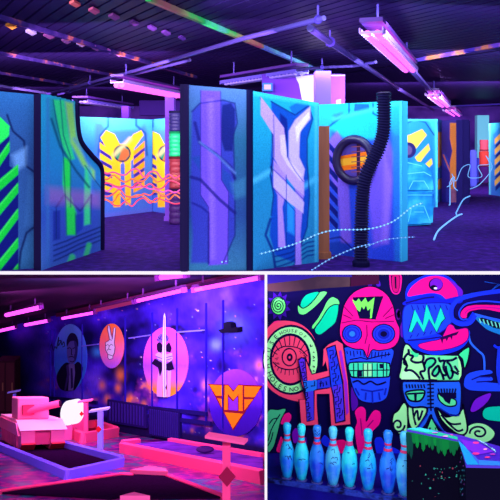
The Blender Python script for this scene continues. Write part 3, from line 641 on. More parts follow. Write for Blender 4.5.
# painted wall
rng = np.random.default_rng(5)
def vnoise(X, Y, sc, oct=4):
    out = np.zeros(X.shape); amp = 1; tot = 0
    for o in range(oct):
        g = rng.random((260, 260)); u = X / sc * 2 ** o + 40; v = Y / sc * 2 ** o + 40
        i, j = np.floor(u).astype(int), np.floor(v).astype(int); fu, fv = u - i, v - j; fu, fv = fu * fu * (3 - 2 * fu), fv * fv * (3 - 2 * fv)
        i %= 259; j %= 259
        out += amp * (g[i, j] * (1 - fu) * (1 - fv) + g[i + 1, j] * fu * (1 - fv) + g[i, j + 1] * (1 - fu) * fv + g[i + 1, j + 1] * fu * fv); tot += amp; amp *= .55
    return out / tot
def galaxy(X, Y):
    a = vnoise(X, Y, 42); b = vnoise(X, Y, 30); d = vnoise(X, Y, 16)
    C = np.zeros(X.shape + (3,)); ks = [(.25, (12, 5, 74)), (.42, (42, 18, 160)), (.55, (66, 32, 225)), (.68, (98, 56, 255)), (.85, (140, 90, 255))]
    for k in range(3): C[..., k] = np.interp(a, [q[0] for q in ks], [linarr(q[1])[k] for q in ks])
    def mix(C, al, col): al = np.clip(al, 0, 1)[..., None]; return C * (1 - al) + linarr(col) * al
    C = mix(C, (b - .56) * 5 * np.clip((X + 10) / 80, .2, 1), (20, 8, 62))
    low = np.clip((Y - 345) / 50, 0, 1)
    C = mix(C, np.clip((d - .6) * 7, 0, .9) * low * .6, (150, 50, 170)); C = mix(C, np.clip((d - .74) * 12, 0, 1) * low * .7, (250, 140, 70))
    for cx_, cy_, r_ in ((107, 399, 5), (102, 385, 6), (120, 375, 7), (118, 388, 5), (192, 431, 3), (144, 405, 5), (150, 385, 5), (259, 365, 6), (205, 385, 6), (130, 398, 5)):
        C = mix(C, np.exp(-((X - cx_) ** 2 + ((Y - cy_) * .7) ** 2) / r_ ** 2 * 3) * .8, (245, 130, 60))
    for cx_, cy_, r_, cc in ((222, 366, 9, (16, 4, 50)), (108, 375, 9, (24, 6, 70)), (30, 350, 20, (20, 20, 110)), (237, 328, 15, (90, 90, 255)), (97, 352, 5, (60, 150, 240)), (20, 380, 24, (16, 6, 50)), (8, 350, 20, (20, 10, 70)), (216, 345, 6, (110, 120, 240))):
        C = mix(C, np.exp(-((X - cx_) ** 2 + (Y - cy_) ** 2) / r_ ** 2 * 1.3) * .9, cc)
    for _ in range(120):
        sx, sy = rng.uniform(45, 265), rng.uniform(300, 440); r_ = rng.uniform(.25, .55); cc = [(255, 220, 255), (150, 170, 255), (255, 170, 120), (255, 120, 200)][rng.integers(4)]
        C = mix(C, np.exp(-((X - sx) ** 2 + (Y - sy) ** 2) / r_ ** 2), cc)
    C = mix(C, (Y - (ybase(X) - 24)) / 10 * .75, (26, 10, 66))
    return C
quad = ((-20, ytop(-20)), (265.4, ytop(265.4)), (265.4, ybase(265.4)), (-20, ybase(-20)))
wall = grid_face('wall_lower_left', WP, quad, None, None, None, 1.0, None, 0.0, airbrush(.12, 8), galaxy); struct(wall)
bm = NB(); pts = [WP(x, y, -.02) for x, y in quad]; prism(bm, pts, -WP.n * .1); struct(obj('wall_lower_back', bm, paint((30, 14, 90))))
# mouldings (panelled wall)
def mould(px, w, c, name='trim_4'):
    a = Art(WP, .001, .02)
    bm = NB()
    for p, q in px: bar(bm, WP(*p, .015), WP(*q, .015), w, .05, up=WP.n)
    struct(obj(name, bm, paint(c)))
wl_ = lambda x, f: ytop(x) + (ybase(x) - ytop(x)) * f      # height fraction on the wall
mould([((x, wl_(x, .13)), (x, wl_(x, .86))) for x in (51, 55, 83, 126, 153, 178, 207, 224)], .018, (40, 18, 160), 'trim_4')
mould([((a, wl_(a, .79)), (b, wl_(b, .79))) for a, b in ((44, 98), (124, 208))] + [((a, wl_(a, .845)), (b, wl_(b, .845))) for a, b in ((44, 100), (124, 212))], .07, (24, 10, 90), 'trim_5')
mould([((a, ya), (b, yb)) for a, ya, b, yb in ((83, 346, 99, 344), (130, 338, 151, 335), (178, 332, 205, 330))], .025, (120, 100, 240), 'trim_6')
# round murals
def mural(label, cx, cy, rx, ry, stops, fig, name='round_mural'):
    t = thing(name, label, 'mural', WP(cx, cy + ry))
    pts = [WP(x, y, .004) for x, y in ell(cx, cy, rx, ry, 40)]; bm = NB(); prism(bm, pts, WP.n * .012); obj('disc', bm, paint(stops[1][1]), t)
    grid_face('painted_ground', WP, ((cx - rx, cy - ry), (cx + rx, cy - ry), (cx + rx, cy + ry), (cx - rx, cy + ry)), stops, [], t, .5, ell(cx, cy, rx, ry, 40), .018, airbrush(.06, 10))
    a = Art(WP, .0015, .021); fig(a); a.build('figure', t); return t
c = T(50, 320, 6.25)
def man(a):
    D = (20, 8, 50)
    a.poly(sm(c((110, 265), (80, 285), (52, 330), (46, 370), (62, 420), (95, 442), (150, 440), (170, 420), (196, 370), (210, 310), (205, 285), (180, 260), (150, 280))), D)
    a.poly(c((120, 280), (140, 262), (158, 280), (162, 330), (150, 440), (118, 440), (125, 340)), (110, 90, 180)); a.poly(c((134, 300), (146, 300), (150, 420), (136, 430)), (40, 20, 90))
    a.poly(c((106, 285), (122, 275), (128, 340), (104, 440), (94, 440), (112, 340)), (60, 40, 120))
    a.poly(sm(c((112, 165), (116, 128), (140, 112), (170, 120), (180, 160), (176, 215), (162, 262), (140, 275), (122, 262), (112, 220))), (86, 74, 176))
    a.poly(sm(c((112, 165), (112, 120), (135, 82), (165, 88), (182, 125), (182, 165), (172, 150), (160, 130), (130, 135))), (26, 14, 70))
    a.lines([c((114, 178), (128, 172), (138, 178)), c((148, 178), (160, 172), (174, 180)), c((142, 178), (140, 215), (150, 218)), c((122, 232), (140, 226), (164, 234)), c((130, 255), (146, 262), (158, 254))], .9, D)
    a.poly(sm(c((158, 130), (176, 150), (176, 215), (164, 258), (156, 230), (164, 190))), (48, 36, 120))
mural('blue round mural of a man in a dark suit painted at left of the wall', 71, 357, 16.5, 33, [(0, (100, 150, 255)), (.5, (60, 100, 250)), (1, (50, 140, 240))], man)
a = Art(WP, .001, .03)
a.lines([c((5, 190), (15, 150), (28, 190), (38, 165), (48, 175), (60, 105), (58, 160), (75, 130)), c((60, 130), (75, 128), (80, 155), (92, 135), (98, 160), (84, 168))], .7, (14, 6, 50), True)
tag(a.build('painted_signature', None), 'dark handwritten scrawl painted beside the suited man mural', 'writing')
def hand(a):
    W, D = (232, 214, 252), (60, 30, 110)
    f = c((352, 140), (372, 128), (378, 122), (366, 60), (368, 34), (378, 34), (388, 90), (394, 120), (402, 60), (408, 42), (416, 50), (410, 120), (408, 140), (412, 170), (408, 205), (398, 225), (398, 240), (376, 246), (366, 235), (368, 215), (352, 185))
    a.poly(f, W); a.line(f, .7, D, closed=True)
    a.lines([c((352, 160), (368, 152), (376, 162), (372, 180), (362, 190)), c((376, 162), (388, 150), (400, 158)), c((372, 180), (388, 186)), c((380, 122), (392, 126)), c((366, 214), (396, 222))], .6, D)
mural('orange and pink round mural of a white hand giving a peace sign', 112.3, 345.8, 12.2, 22.3, [(0, (255, 120, 50)), (.35, (255, 110, 110)), (.7, (240, 110, 190)), (1, (170, 90, 250))], hand)
c = T(140, 310, 5.55)
def knight(a):
    D, W = (24, 6, 50), (190, 150, 250)
    a.poly(c((100, 400), (112, 300), (125, 300), (128, 482), (98, 478)), (200, 140, 235)); a.poly(c((158, 330), (180, 320), (172, 480), (158, 482)), (200, 150, 235))
    a.poly(c((98, 190), (115, 172), (132, 195), (132, 230), (112, 240), (100, 220)), D); a.poly(c((152, 195), (168, 175), (182, 210), (175, 235), (152, 230)), D)
    a.poly(sm(c((105, 145), (128, 128), (160, 140), (165, 165), (140, 180), (108, 175))), (120, 80, 200)); a.lines([c((108, 150), (128, 165)), c((152, 142), (160, 170)), c((112, 165), (126, 140)), c((108, 172), (100, 160))], .8, (40, 14, 110))
    a.poly(c((92, 245), (112, 232), (140, 250), (186, 235), (190, 270), (176, 290), (140, 275), (112, 285)), W); a.lines([c((94, 256), (130, 268), (186, 254)), c((98, 270), (130, 284), (184, 268))], .8, (90, 60, 190))
    a.poly(c((90, 268), (130, 290), (130, 330), (118, 368), (108, 320), (72, 296)), D); a.poly(c((152, 300), (182, 280), (198, 325), (170, 335), (152, 330)), D)
    a.poly(c((140, 30), (145, 14), (151, 40), (156, 480), (136, 482), (132, 240), (136, 100)), (214, 196, 255)); a.line(c((144, 40), (147, 478)), .7, (120, 90, 220))
    a.poly(c((150, 430), (158, 410), (156, 440)), D)
mural('tall oval mural of an armoured figure behind an upright sword', 166.4, 362, 22.5, 35, [(0, (245, 70, 190)), (.3, (220, 80, 225)), (.55, (160, 70, 240)), (.75, (200, 90, 180)), (.88, (255, 130, 50)), (1, (255, 150, 30))], knight)
c = T(205, 365, 7.14)
def logo(a):
    O, R = (255, 122, 14), (120, 20, 40)
    a.poly(c((28, 132), (150, 136), (176, 136), (210, 180), (245, 136), (420, 144), (208, 466)), R)
    for q in ([(38, 139), (134, 144), (134, 218), (86, 218)], [(96, 237), (134, 240), (134, 312)], [(150, 144), (174, 144), (210, 192), (245, 144), (276, 144), (276, 326), (249, 326), (249, 206), (210, 250), (170, 202), (170, 318), (144, 318)], [(289, 150), (408, 153), (362, 228), (289, 226)], [(289, 244), (350, 244), (289, 322)], [(147, 336), (278, 346), (207, 452)]):
        a.poly(c(*q), O, up=False)
    a.off += a.eps; a.poly(c((176, 226), (208, 262), (242, 222), (242, 324), (178, 318)), (130, 40, 230))
mural('purple disc with an orange winged triangle logo lettered M, right end of the wall', 236.5, 402.5, 26.3, 33.5, [(0, (150, 60, 250)), (.3, (120, 40, 240)), (.6, (60, 16, 170)), (1, (50, 10, 140))], logo, 'logo_disc')
# hat shaped ornament, low vent
t = thing('wall_hat', 'small black brimmed hat hung on the wall above the logo disc', 'hat', WP(234, 331))
bm = NB(); prism(bm, [WP(x, y, .01) for x, y in [(223.5, 329), (230, 327.5), (243, 326.5), (243, 331.5), (226, 332)]], WP.n * .1); obj('brim', bm, paint((14, 6, 36)), t)
bm = NB(); prism(bm, [WP(x, y, .01) for x, y in [(229, 328), (229, 322), (232, 321), (236, 322.4), (237, 327.5)]], WP.n * .1); obj('crown', bm, paint((14, 6, 36)), t)
t = thing('wall_vent', 'long dark slatted vent box low on the wall beneath the sword mural', 'vent', WP(165, 438))
bm = NB(); prism(bm, [WP(x, y, .005) for x, y in [(151, 406), (182, 411), (182, 440.5), (151, 434.5)]], WP.n * .05); obj('casing', bm, paint((26, 10, 80)), t)
bm = NB()
for k in range(14): x = 153 + k * 2.1; bar(bm, WP(x, 408.5 + k * .33, .06), WP(x, 433 + k * .4, .06), .035, .03, up=WP.n)
obj('slat', bm, paint((46, 22, 120)), t)
t = thing('wall_vent', 'dark slatted vent box low on the wall behind the lavender sign stand', 'vent', WP(110, 425))
bm = NB(); prism(bm, [WP(x, y, .005) for x, y in [(109, 399), (148, 405), (148, 428), (109, 422)]], WP.n * .04); obj('casing', bm, paint((34, 14, 96)), t)
bm = NB()
for k in range(12): x = 112 + k * 3; bar(bm, WP(x, 401.5 + k * .45, .05), WP(x, 420 + k * .45, .05), .04, .03, up=WP.n)
obj('slat', bm, paint((54, 26, 134)), t)
# brown cabinet at far left
p = gf(-4, 414); q = gf(15, 414); t = thing('cabinet', 'dark brown cabinet in the far left corner of the golf hall', 'cabinet', p)
hgt = 53 / F * p.y; bm = NB(); box(bm, p.x, q.x, p.y, p.y + .6, fz(p.y) - .2, fz(p.y) + hgt); obj('carcass', bm, paint((58, 22, 44)), t)
for k in (0, 1):
    w_ = (q.x - p.x) / 2; bm = NB(); box(bm, p.x + w_ * k + .03, p.x + w_ * (k + 1) - .03, p.y - .03, p.y, fz(p.y) + .1, fz(p.y) + hgt - .06); d = obj('door', bm, paint((84, 34, 54)), t)
    bm = NB(); box(bm, p.x + w_ * (k + .75) - .02, p.x + w_ * (k + .75) + .02, p.y - .06, p.y - .03, fz(p.y) + hgt * .45, fz(p.y) + hgt * .6); obj('handle', bm, paint((150, 90, 80)), d)
# ceiling tubes
def tubelamp(p0, p1, label, lit=True, r=.036, rgb=(255, 70, 255), hous=(64, 14, 70), k=2.6):
    p, q = gc(*p0, .22), gc(*p1, .22); t = thing('tube_lamp', label, 'lamp', p, 'tube lamps of the golf hall')
    bm = NB(); bar(bm, up(p, .07), up(q, .07), .09, .05); obj('housing', bm, paint(hous), t)
    d = (q - p).normalized(); bm = NB(); tube(bm, [p + d * .06, q - d * .06], r, 10); obj('lamp_tube', bm, glow(rgb, k) if lit else paint((190, 60, 150)), t)
    for e in (p, q):
        bm = NB(); bar(bm, e - d * .03, e + d * .04, .09, .09); obj('end_cap', bm, paint((110, 30, 130)), t)
    for f_ in (.15, .85):
        c_ = p.lerp(q, f_); bm = NB(); tube(bm, [up(c_, .1), up(c_, .24)], .02, 6); obj('hanger', bm, paint((90, 30, 110)), t)
tubelamp((194, 290), (261, 277.5), 'long bright magenta tube lamp at the top right of the golf hall')
tubelamp((137, 301), (184, 290), 'bright magenta tube lamp above the sword mural')
tubelamp((96, 310.5), (134, 302), 'dim pink tube lamp above the peace sign mural', True, .04, (200, 40, 130), k=.5)
tubelamp((62, 318.5), (95, 312.5), 'bright magenta tube lamp above the suited man mural')
tubelamp((25, 325), (49, 320.5), 'small magenta tube lamp left of the suited man mural', r=.05)
tubelamp((6, 315), (41, 307), 'magenta tube lamp hung higher at the left of the ceiling', r=.055)
tubelamp((-6, 332), (16, 327), 'far magenta tube lamp cut off by the left edge', r=.055)
tubelamp((158, 277.8), (186, 274.8), 'magenta tube lamp peeking under the soffit at top centre', r=.04)
bm = NB(); bar(bm, gc(58, 315, .06), gc(262, 270.5, .06), .12, .1); struct(obj('trim_7', bm, paint((90, 16, 70))))
# ---- lanes
PK, LV, DKC = (255, 50, 130), (126, 84, 255), (26, 2, 30)
def lane(label, base, carpet, kerbs, rgb, h=.1, wd=.12, ccol=DKC, ch=.02):
    """carpet: pixel outline on the floor; kerbs: list of pixel polylines"""
    P = [gf(*k) for k in carpet]; t = thing('putting_lane', label, 'lane', P[0])
    bm = NB(); prism(bm, [up(p, .004) for p in P], V((0, 0, ch))); obj('carpet', bm, noisy([(.3, ccol), (.7, tuple(min(255, int(v * 1.4) + 4) for v in ccol))], 30, rough=1.0, spec=0.0), t)
    for kp in kerbs:
        q = [up(gf(*k), h / 2) for k in kp]
        for i in range(len(q) - 1):
            bm = NB(); d = (q[i + 1] - q[i]).normalized(); bar(bm, q[i] - d * wd * .4, q[i + 1] + d * wd * .4, wd, h); obj('kerb', bm, paint(rgb), t)
    return t
lane('black putting lane with lavender kerbs under the pink tank', None, [(-2, 450), (8, 446), (58, 446), (120, 464), (68, 477)], [[(-4, 449), (30, 463.5), (68, 480)], [(68, 480), (121, 467)], [(60, 447.5), (121, 464.5)]], LV, .13, .075)
lane('small red bottomed pink pen behind the white disc', None, [(66, 431), (84, 439), (114, 434), (96, 428)], [[(62, 433), (83, 443)], [(83, 443), (116, 437)], [(62, 433), (96, 428), (116, 436)]], (255, 64, 126), .2, .1, (120, 10, 40))
low_lane = lane('black putting lane with pink kerbs at the bottom of the golf hall', None, [(-4, 494), (121, 476), (150, 470), (168, 478), (222, 499), (150, 500), (134, 495), (112, 500)], [[(-6, 495), (121, 476.5)], [(121, 476.5), (131, 477)], [(168, 478), (226, 500)]], (255, 50, 121), .045, .06)
for top_ in ([(130, 475.5), (168, 477.5), (166, 474), (150, 471)], [(120, 503), (134, 499), (150, 503)]):
    bm = NB(); prism(bm, [gf(*k) for k in top_], V((0, 0, .08))); obj('corner_block', bm, paint((255, 84, 150)), low_lane)
# long raised lane at right
P = [gf(*k) for k in [(122, 452), (263, 483.6), (263, 465.6), (170, 447.5)]]
t = thing('putting_lane', 'long raised putting lane with purple top and pink kerbs at right', 'lane', P[0])
bm = NB(); prism(bm, P, V((0, 0, .13))); obj('deck', bm, noisy([(.35, (84, 18, 130)), (.65, (124, 34, 170))], 4), t)
for p_, q_, w_, z0, z1 in (((122, 452.5), (263, 484.2), .1, 0, .17), ((170, 448), (263, 465.7), .08, 0, .18), ((122, 452), (138, 450), .1, 0, .2)):
    a_, b_ = gf(*p_), gf(*q_); bm = NB(); bar(bm, up(a_, (z0 + z1) / 2), up(b_, (z0 + z1) / 2), w_, z1 - z0); obj('kerb', bm, paint((255, 60, 126)), t)
p = gf(205, 462); bm = NB(); bmesh.ops.create_uvsphere(bm, u_segments=14, v_segments=8, radius=.09, matrix=Matrix.Translation(up(p, .2)) @ Matrix.Diagonal((1.6, 1, .5, 1)))
tag(obj('bumper', bm, paint((60, 14, 90)), None, True), 'dark rounded bumper on the purple top of the long lane', 'bumper')
# ---- sign stands
def stand(label, foot, ytop_, wpx, rgb, board, diam, drgb=(235, 20, 40)):
    p = gf(*foot); s_ = p.y / F; h = (foot[1] - ytop_) * s_; w = wpx * s_
    t = thing('sign_stand', label, 'sign stand', p)
    bm = NB(); box(bm, p.x - w / 2, p.x + w / 2, p.y - w / 2, p.y + w / 2, p.z - w * .2, p.z + h); obj('post', bm, paint(rgb), t)
    (xl, yl), (xr, yr) = board; n = .13 * (xr - xl) * s_
    A, B = at(xl, yl, p.y - w * .2), at(xr, yr, p.y - w * .2); back = V((.1 * (xr - xl) * s_, n, n * .35))
    bm = NB(); prism(bm, [A - back * .5, B - back * .5, B + back * .5, A + back * .5], V((0, 0, .03))); obj('sign_board', bm, paint(tuple(min(255, v + 20) for v in rgb)), t)
    dx, dy, dr = diam; c_ = at(dx, dy, p.y - w / 2 - .012); r_ = dr * s_
    bm = NB(); prism(bm, [c_ + V((0, 0, r_ * 1.15)), c_ + V((r_, 0, 0)), c_ - V((0, 0, r_ * 1.15)), c_ - V((r_, 0, 0))], V((0, .012, 0))); obj('diamond_marker', bm, paint(drgb), t)
    return t
stand('large pink sign stand with dark red diamond at front right', (226.5, 500.4), 444, 8, (255, 60, 126), ((207, 436.5), (246, 443)), (227, 477, 8.5), (150, 14, 60))
stand('lavender sign stand with red diamond beside the black lane', (100.5, 456.5), 411, 5, (160, 130, 255), ((90, 412), (109, 409)), (98.5, 429.5, 3))
stand('pink sign stand in the small pen behind the white disc', (86, 440.5), 403, 4.2, (255, 72, 142), ((78.5, 402.5), (92.5, 400.5)), (81.5, 414, 2.2))
stand('small far lavender sign stand behind the tank turret', (14.5, 424), 394, 2.6, (140, 120, 255), ((8, 393), (20, 391)), (14.5, 404, 1.2))
# upright white disc and its backing
p = gf(66, 440); s_ = p.y / F
t = thing('target_disc', 'bright white glowing round disc standing beyond the muzzle of the pink tank', 'disc', p)
bm = NB(); prism(bm, [at(x, y, p.y) for x, y in ell(68, 413, 7.6, 12.6, 36, .12)], V((.16, .1, 0))); obj('disc', bm, glow((246, 236, 255), 1.1), t)
bm = NB(); box(bm, p.x - .05, p.x + .12, p.y + .02, p.y + .1, p.z - .05, at(0, 424, p.y).z); obj('support', bm, paint((250, 79, 159)), t)
p = gf(75, 435); bm = NB(); box(bm, at(72, 0, p.y).x, at(83, 0, p.y).x, p.y, p.y + .12, p.z - .05, at(0, 403, p.y).z); tag(obj('upright_board', bm, paint((250, 60, 142))), 'upright pink board right behind the white disc', 'board')
# ---- tank
tp = gf(20.5, 452.5); fw = V((.45, -.89, 0)); cr_ = V((.89, .45, 0)); s_ = tp.y / F
t = thing('model_tank', 'pink boxy model tank pointing its gun to the right', 'tank', tp)
def tk(a, b, z):                                           # a: along the nose (0 = nose), b: across, z: up; follows the sloping floor
    p = tp + fw * a + cr_ * b; return V((p.x, p.y, fz(p.y) + z))
Wt = .76; PT = (255, 104, 170)
def tkbox(bm, a0, a1, b0, b1, z0, z1, mi=0): hexa(bm, [tk(a0, b0, z0), tk(a1, b0, z0), tk(a1, b1, z0), tk(a0, b1, z0), tk(a0, b0, z1), tk(a1, b0, z1), tk(a1, b1, z1), tk(a0, b1, z1)], mi)
def tkprof(bm, prof, b0, b1): prism(bm, [tk(a, b0, z) for a, z in prof], tk(0, b1, 0) - tk(0, b0, 0))
bm = NB(); tkprof(bm, [(-2.4, .12), (-.05, .12), (-.02, .38), (-.3, .48), (-2.4, .48)], .2, Wt - .2); obj('hull', bm, paint((250, 64, 145)), t)
bm = NB(); tkprof(bm, [(-2.4, .42), (.1, .39), (-.34, .55), (-2.4, .55)], -.02, Wt + .04); obj('deck_plate', bm, paint((255, 146, 194)), t)
for b0, b1 in ((0, .24), (Wt - .24, Wt)):
    bm = NB(); tkprof(bm, [(-2.5, .03), (-.14, .03), (.06, .15), (.06, .38), (-2.5, .38)], b0, b1); tr = obj('track', bm, paint((255, 86, 160)), t)
    bm = NB(); tkprof(bm, [(-.3, .02), (-.13, .02), (.09, .14), (.05, .17)], b0 + .01, b1 + .01); obj('track_foot', bm, paint((235, 40, 70)), tr)
    if b0 == 0:
        for k in range(9):
            bm = NB(); tkbox(bm, -.42 - k * .22, -.27 - k * .22, -.035, .0, .05, .27); obj('tread_plate', bm, paint((240, 70, 150)), tr)
        bm = NB(); tkprof(bm, [(-2.5, .29), (.02, .29), (-.2, .5), (-2.5, .5)], -.05, -.0); obj('side_skirt', bm, paint((255, 96, 168)), tr)
bm = NB(); tkbox(bm, -1.18, -.46, .02, .58, .55, .95); bmesh.ops.bevel(bm, geom=bm.edges[:], offset=.015, segments=1, affect='EDGES'); tu = obj('turret', bm, paint(PT), t)
bm = NB(); tkbox(bm, -.46, -.36, .1, .3, .64, .82); obj('gun_mount', bm, paint((235, 43, 92)), tu)
m0 = tk(-.42, .18, .71); m1 = at(59.5, 403.5, m0.y + .05)
bm = NB(); tube(bm, [m0, m1], .062, 14); ba = obj('gun_barrel', bm, paint((245, 66, 126)), tu)
d = (m1 - m0).normalized(); bm = NB(); tube(bm, [m1, m1 + d * .03], .05, 14); obj('muzzle', bm, paint((50, 6, 40)), tu)
# party wall and its white edge, made to glow though it is no lamp
bm = NB(); q0 = [(265.7, D0), (266.1, D0), (266.1, 11.45), (265.7, 11.45)]
prism(bm, [V(((x - CX) / F * Y, Y, -5.2)) for x, Y in q0], V((0, 0, 4.3))); struct(obj('wall_party', bm, paint((30, 12, 90))))
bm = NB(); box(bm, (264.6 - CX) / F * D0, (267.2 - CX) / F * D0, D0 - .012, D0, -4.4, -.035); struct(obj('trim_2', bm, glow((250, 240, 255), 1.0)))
area((-1.6, 9.0, -.9), (-2.0, 13.5, -4.0), 3.5, .5, 150, (1, .55, .95)); area((-4.2, 13.5, -1.8), (-2.6, 15.0, -4.5), 4, .5, 150, (1, .5, .95))  # unseen magenta lights added to lift the golf hall
wt_ = WP(150, 360)
area((-2.4, 12.2, -1.25), wt_, 3.5, .4, 170, (.62, .6, 1)); area((-.9, 9.6, -.95), WP(235, 380), 1.2, .3, 60, (.8, .65, 1))  # unseen lights added to brighten the mural wall
bm = NB(); prism(bm, [V((-13.1, 7.73, fz(7.73))), V((-13.1, 33, fz(33))), V((-13.1, 33, cz(33))), V((-13.1, 12, cz(12))), V((-13.1, 7.73, -.1))], V((.1, 0, 0))); struct(obj('wall_lower_side', bm, paint((40, 16, 110))))
# =================================================================== LOWER RIGHT: neon mural, pins and counter
YM = 10.3
MP = lambda x, y, o=0.0: at(x, y, YM) + V((0, -o, 0))
bm = NB(); a_, b_ = at(266.5, 258, YM), at(545, 480, YM); box(bm, a_.x, b_.x, YM, YM + .12, b_.z - .8, a_.z); struct(obj('wall_lower_right', bm, paint((10, 3, 66))))
K, PK2, CO, GL, TE, BU, PU, PGL = (8, 2, 54), (255, 10, 140), (255, 66, 112), (110, 255, 130), (0, 215, 160), (18, 44, 240), (110, 16, 200), (165, 255, 165)
BD, BLT = (16, 30, 170), (40, 110, 250)
m = thing('neon_mural', 'neon street art mural covering the dark wall behind the bowling pins', 'mural', at(383, 455, YM))
# -- green splashes, spiral badge
c = T(265, 270, 6.25); a = Art(MP)
a.poly([(278.6 + (12.5 if i % 2 else 8.5) * math.cos(i * math.pi / 11) * 1.0, 305.8 + (15 if i % 2 else 10) * math.sin(i * math.pi / 11)) for i in range(22)], (54, 10, 150))
a.poly(ell(278.4, 305.6, 7.4, 9), GL); a.line([(278.4 + (.3 + k * .15) * math.cos(k * .42), 305.6 + (.4 + k * .18) * math.sin(k * .42)) for k in range(44)], 1.0, (4, 40, 60)); a.line(ell(278.4, 305.6, 7.4, 9), 1, K, closed=True)
a.build('spiral_badge', m)
a = Art(MP)
a.poly(sm(c((222, 215), (240, 175), (275, 148), (335, 140), (300, 195), (255, 232), (232, 232))), TE); a.poly(sm(c((206, 222), (222, 232), (245, 240), (300, 195), (338, 142), (385, 140), (340, 200), (285, 250), (245, 276), (212, 268))), GL); a.line(c((212, 222), (240, 238), (290, 205), (340, 142)), 1, K, smooth=True)
a.poly(sm(c((294, 352), (330, 305), (362, 250), (390, 195), (420, 170), (455, 185), (462, 212), (430, 215), (395, 240), (355, 300), (312, 364))), GL); a.poly(sm(c((312, 372), (350, 315), (392, 245), (430, 218), (458, 222), (440, 320), (395, 365), (340, 402))), TE); a.line(c((305, 368), (352, 305), (394, 240), (430, 216), (462, 216)), 1, K, smooth=True)
a.build('green_splash', m)
# -- ring letter with an eye, and the letter H
a = Art(MP); c = T(265, 320, 6.25)
a.poly(sm(c((10, 30), (60, 8), (150, 5), (230, 30), (290, 85), (325, 160), (335, 250), (322, 330), (345, 330), (352, 420), (330, 420), (290, 490), (206, 508), (88, 472), (8, 400), (8, 300), (10, 150)), n=4), CO)
a.poly(c((10, 60), (45, 25), (100, 5), (80, 3), (10, 20)), (255, 40, 130)); a.poly(c((8, -8), (60, 6), (20, 44), (8, 70)), K)
a.line(ell(291, 359.6, 27.6, 33.8), 2.6, K, closed=True); a.line(ell(290.6, 359.6, 23.4, 29.4), 7, PGL, closed=True); a.line(ell(290.3, 359.3, 19.4, 24.9), 2.6, K, closed=True); a.poly(ell(290.3, 359.3, 18.3, 23.6), CO)
for k in range(9):
    an = math.radians(200 + k * 17); a.line([(290 + 13.5 * math.cos(an), 359 + 14 * math.sin(an)), (290.3 + 19 * math.cos(an), 359.3 + 24 * math.sin(an))], .9, K, up=False)
    an = math.radians(25 + k * 16); a.line([(289 + 14 * math.cos(an), 360 + 10 * math.sin(an)), (289 + 16 * math.cos(an), 360 + 15 * math.sin(an))], .7, K, up=False)
a.off += a.eps
a.line(c((48, 230), (70, 190), (115, 165), (170, 165), (220, 180), (265, 225)), 1.1, K, smooth=True); a.line(c((48, 260), (90, 295), (150, 308), (205, 295), (262, 245)), 1.1, K, smooth=True)
a.poly(ell(289.2, 356.8, 7.6, 9.2), K).poly(ell(289.2, 356.8, 6.4, 7.9), CO).poly(ell(289.6, 357, 3, 3.9), K).poly(ell(289.6, 357, 1, 1.4), CO)
a.lines([c((62, 240), (85, 232), (72, 248)), c((60, 262), (90, 275), (80, 262)), c((212, 190), (228, 200), (220, 208)), c((240, 215), (262, 232))], .6, K)
for wd, a0, a1, hh in (('HOUSE', 168, 232, 4.6), ('HOUSE', 246, 284, 3.4), ('OF', 296, 308, 3.2)):
    for i, ch in enumerate(wd):
        an = math.radians(a0 + (a1 - a0) * i / max(1, len(wd) - 1)); a.text(ch, 290.6 + 23.4 * math.cos(an), 359.6 + 29.4 * math.sin(an), hh, math.atan2(29.4 * math.cos(an), -23.4 * math.sin(an)), K)
for wd, a0, a1, hh in (('HOLES', 152, 104, 5.0), ('NO', 88, 76, 4.4)):
    for i, ch in enumerate(wd):
        an = math.radians(a0 + (a1 - a0) * i / max(1, len(wd) - 1)); a.text(ch, 290.6 + 23.4 * math.cos(an), 359.6 + 29.4 * math.sin(an), hh, math.atan2(-29.4 * math.cos(an), 23.4 * math.sin(an)), K)
a.off += a.eps
a.lines([c((282, 150), (285, 165), (296, 158)), c((300, 198), (308, 200)), c((298, 222), (310, 232), (300, 236)), c((298, 250), (310, 252)), c((298, 285), (310, 288), (304, 296)), c((300, 312), (308, 318))], 1, K)
a.build('eye_ring', m)
a = Art(MP, base=.06); c = T(265, 310, 4.17)
cor = c((236, 240), (240, 158), (262, 136), (298, 120), (324, 136), (346, 290), (356, 470), (272, 478), (264, 344), (216, 346), (218, 400), (222, 472), (148, 478), (140, 368), (172, 366), (150, 300), (140, 200), (165, 190), (195, 262), (258, 246), (250, 210))
a.poly(cor, CO); a.line(cor, 1.5, K, closed=True)
a.poly(c((136, 200), (150, 190), (168, 196), (176, 290), (212, 284), (268, 268), (268, 320), (206, 330), (204, 452), (172, 460), (164, 340)), K)
a.poly(c((140, 205), (152, 195), (163, 200), (172, 285), (158, 290)), (90, 40, 225)); a.poly(c((158, 290), (214, 285), (214, 322), (200, 330), (168, 335)), (30, 110, 235)); a.poly(c((168, 335), (200, 330), (202, 450), (174, 455)), (70, 50, 225)); a.poly(c((216, 286), (270, 272), (272, 315), (216, 322)), (40, 50, 215))
a.poly(c((252, 152), (292, 138), (308, 215), (324, 292), (334, 456), (290, 466), (280, 350), (268, 300), (262, 200)), K)
a.poly(c((256, 156), (288, 144), (304, 225), (268, 240)), (40, 50, 225)); a.poly(c((268, 240), (304, 225), (318, 300), (276, 315)), (30, 60, 235)); a.poly(c((276, 315), (319, 300), (328, 450), (294, 460), (286, 350)), (80, 46, 225)); a.poly(c((306, 165), (316, 160), (340, 300), (346, 420), (336, 430), (326, 290)), (160, 30, 200))
mz = []
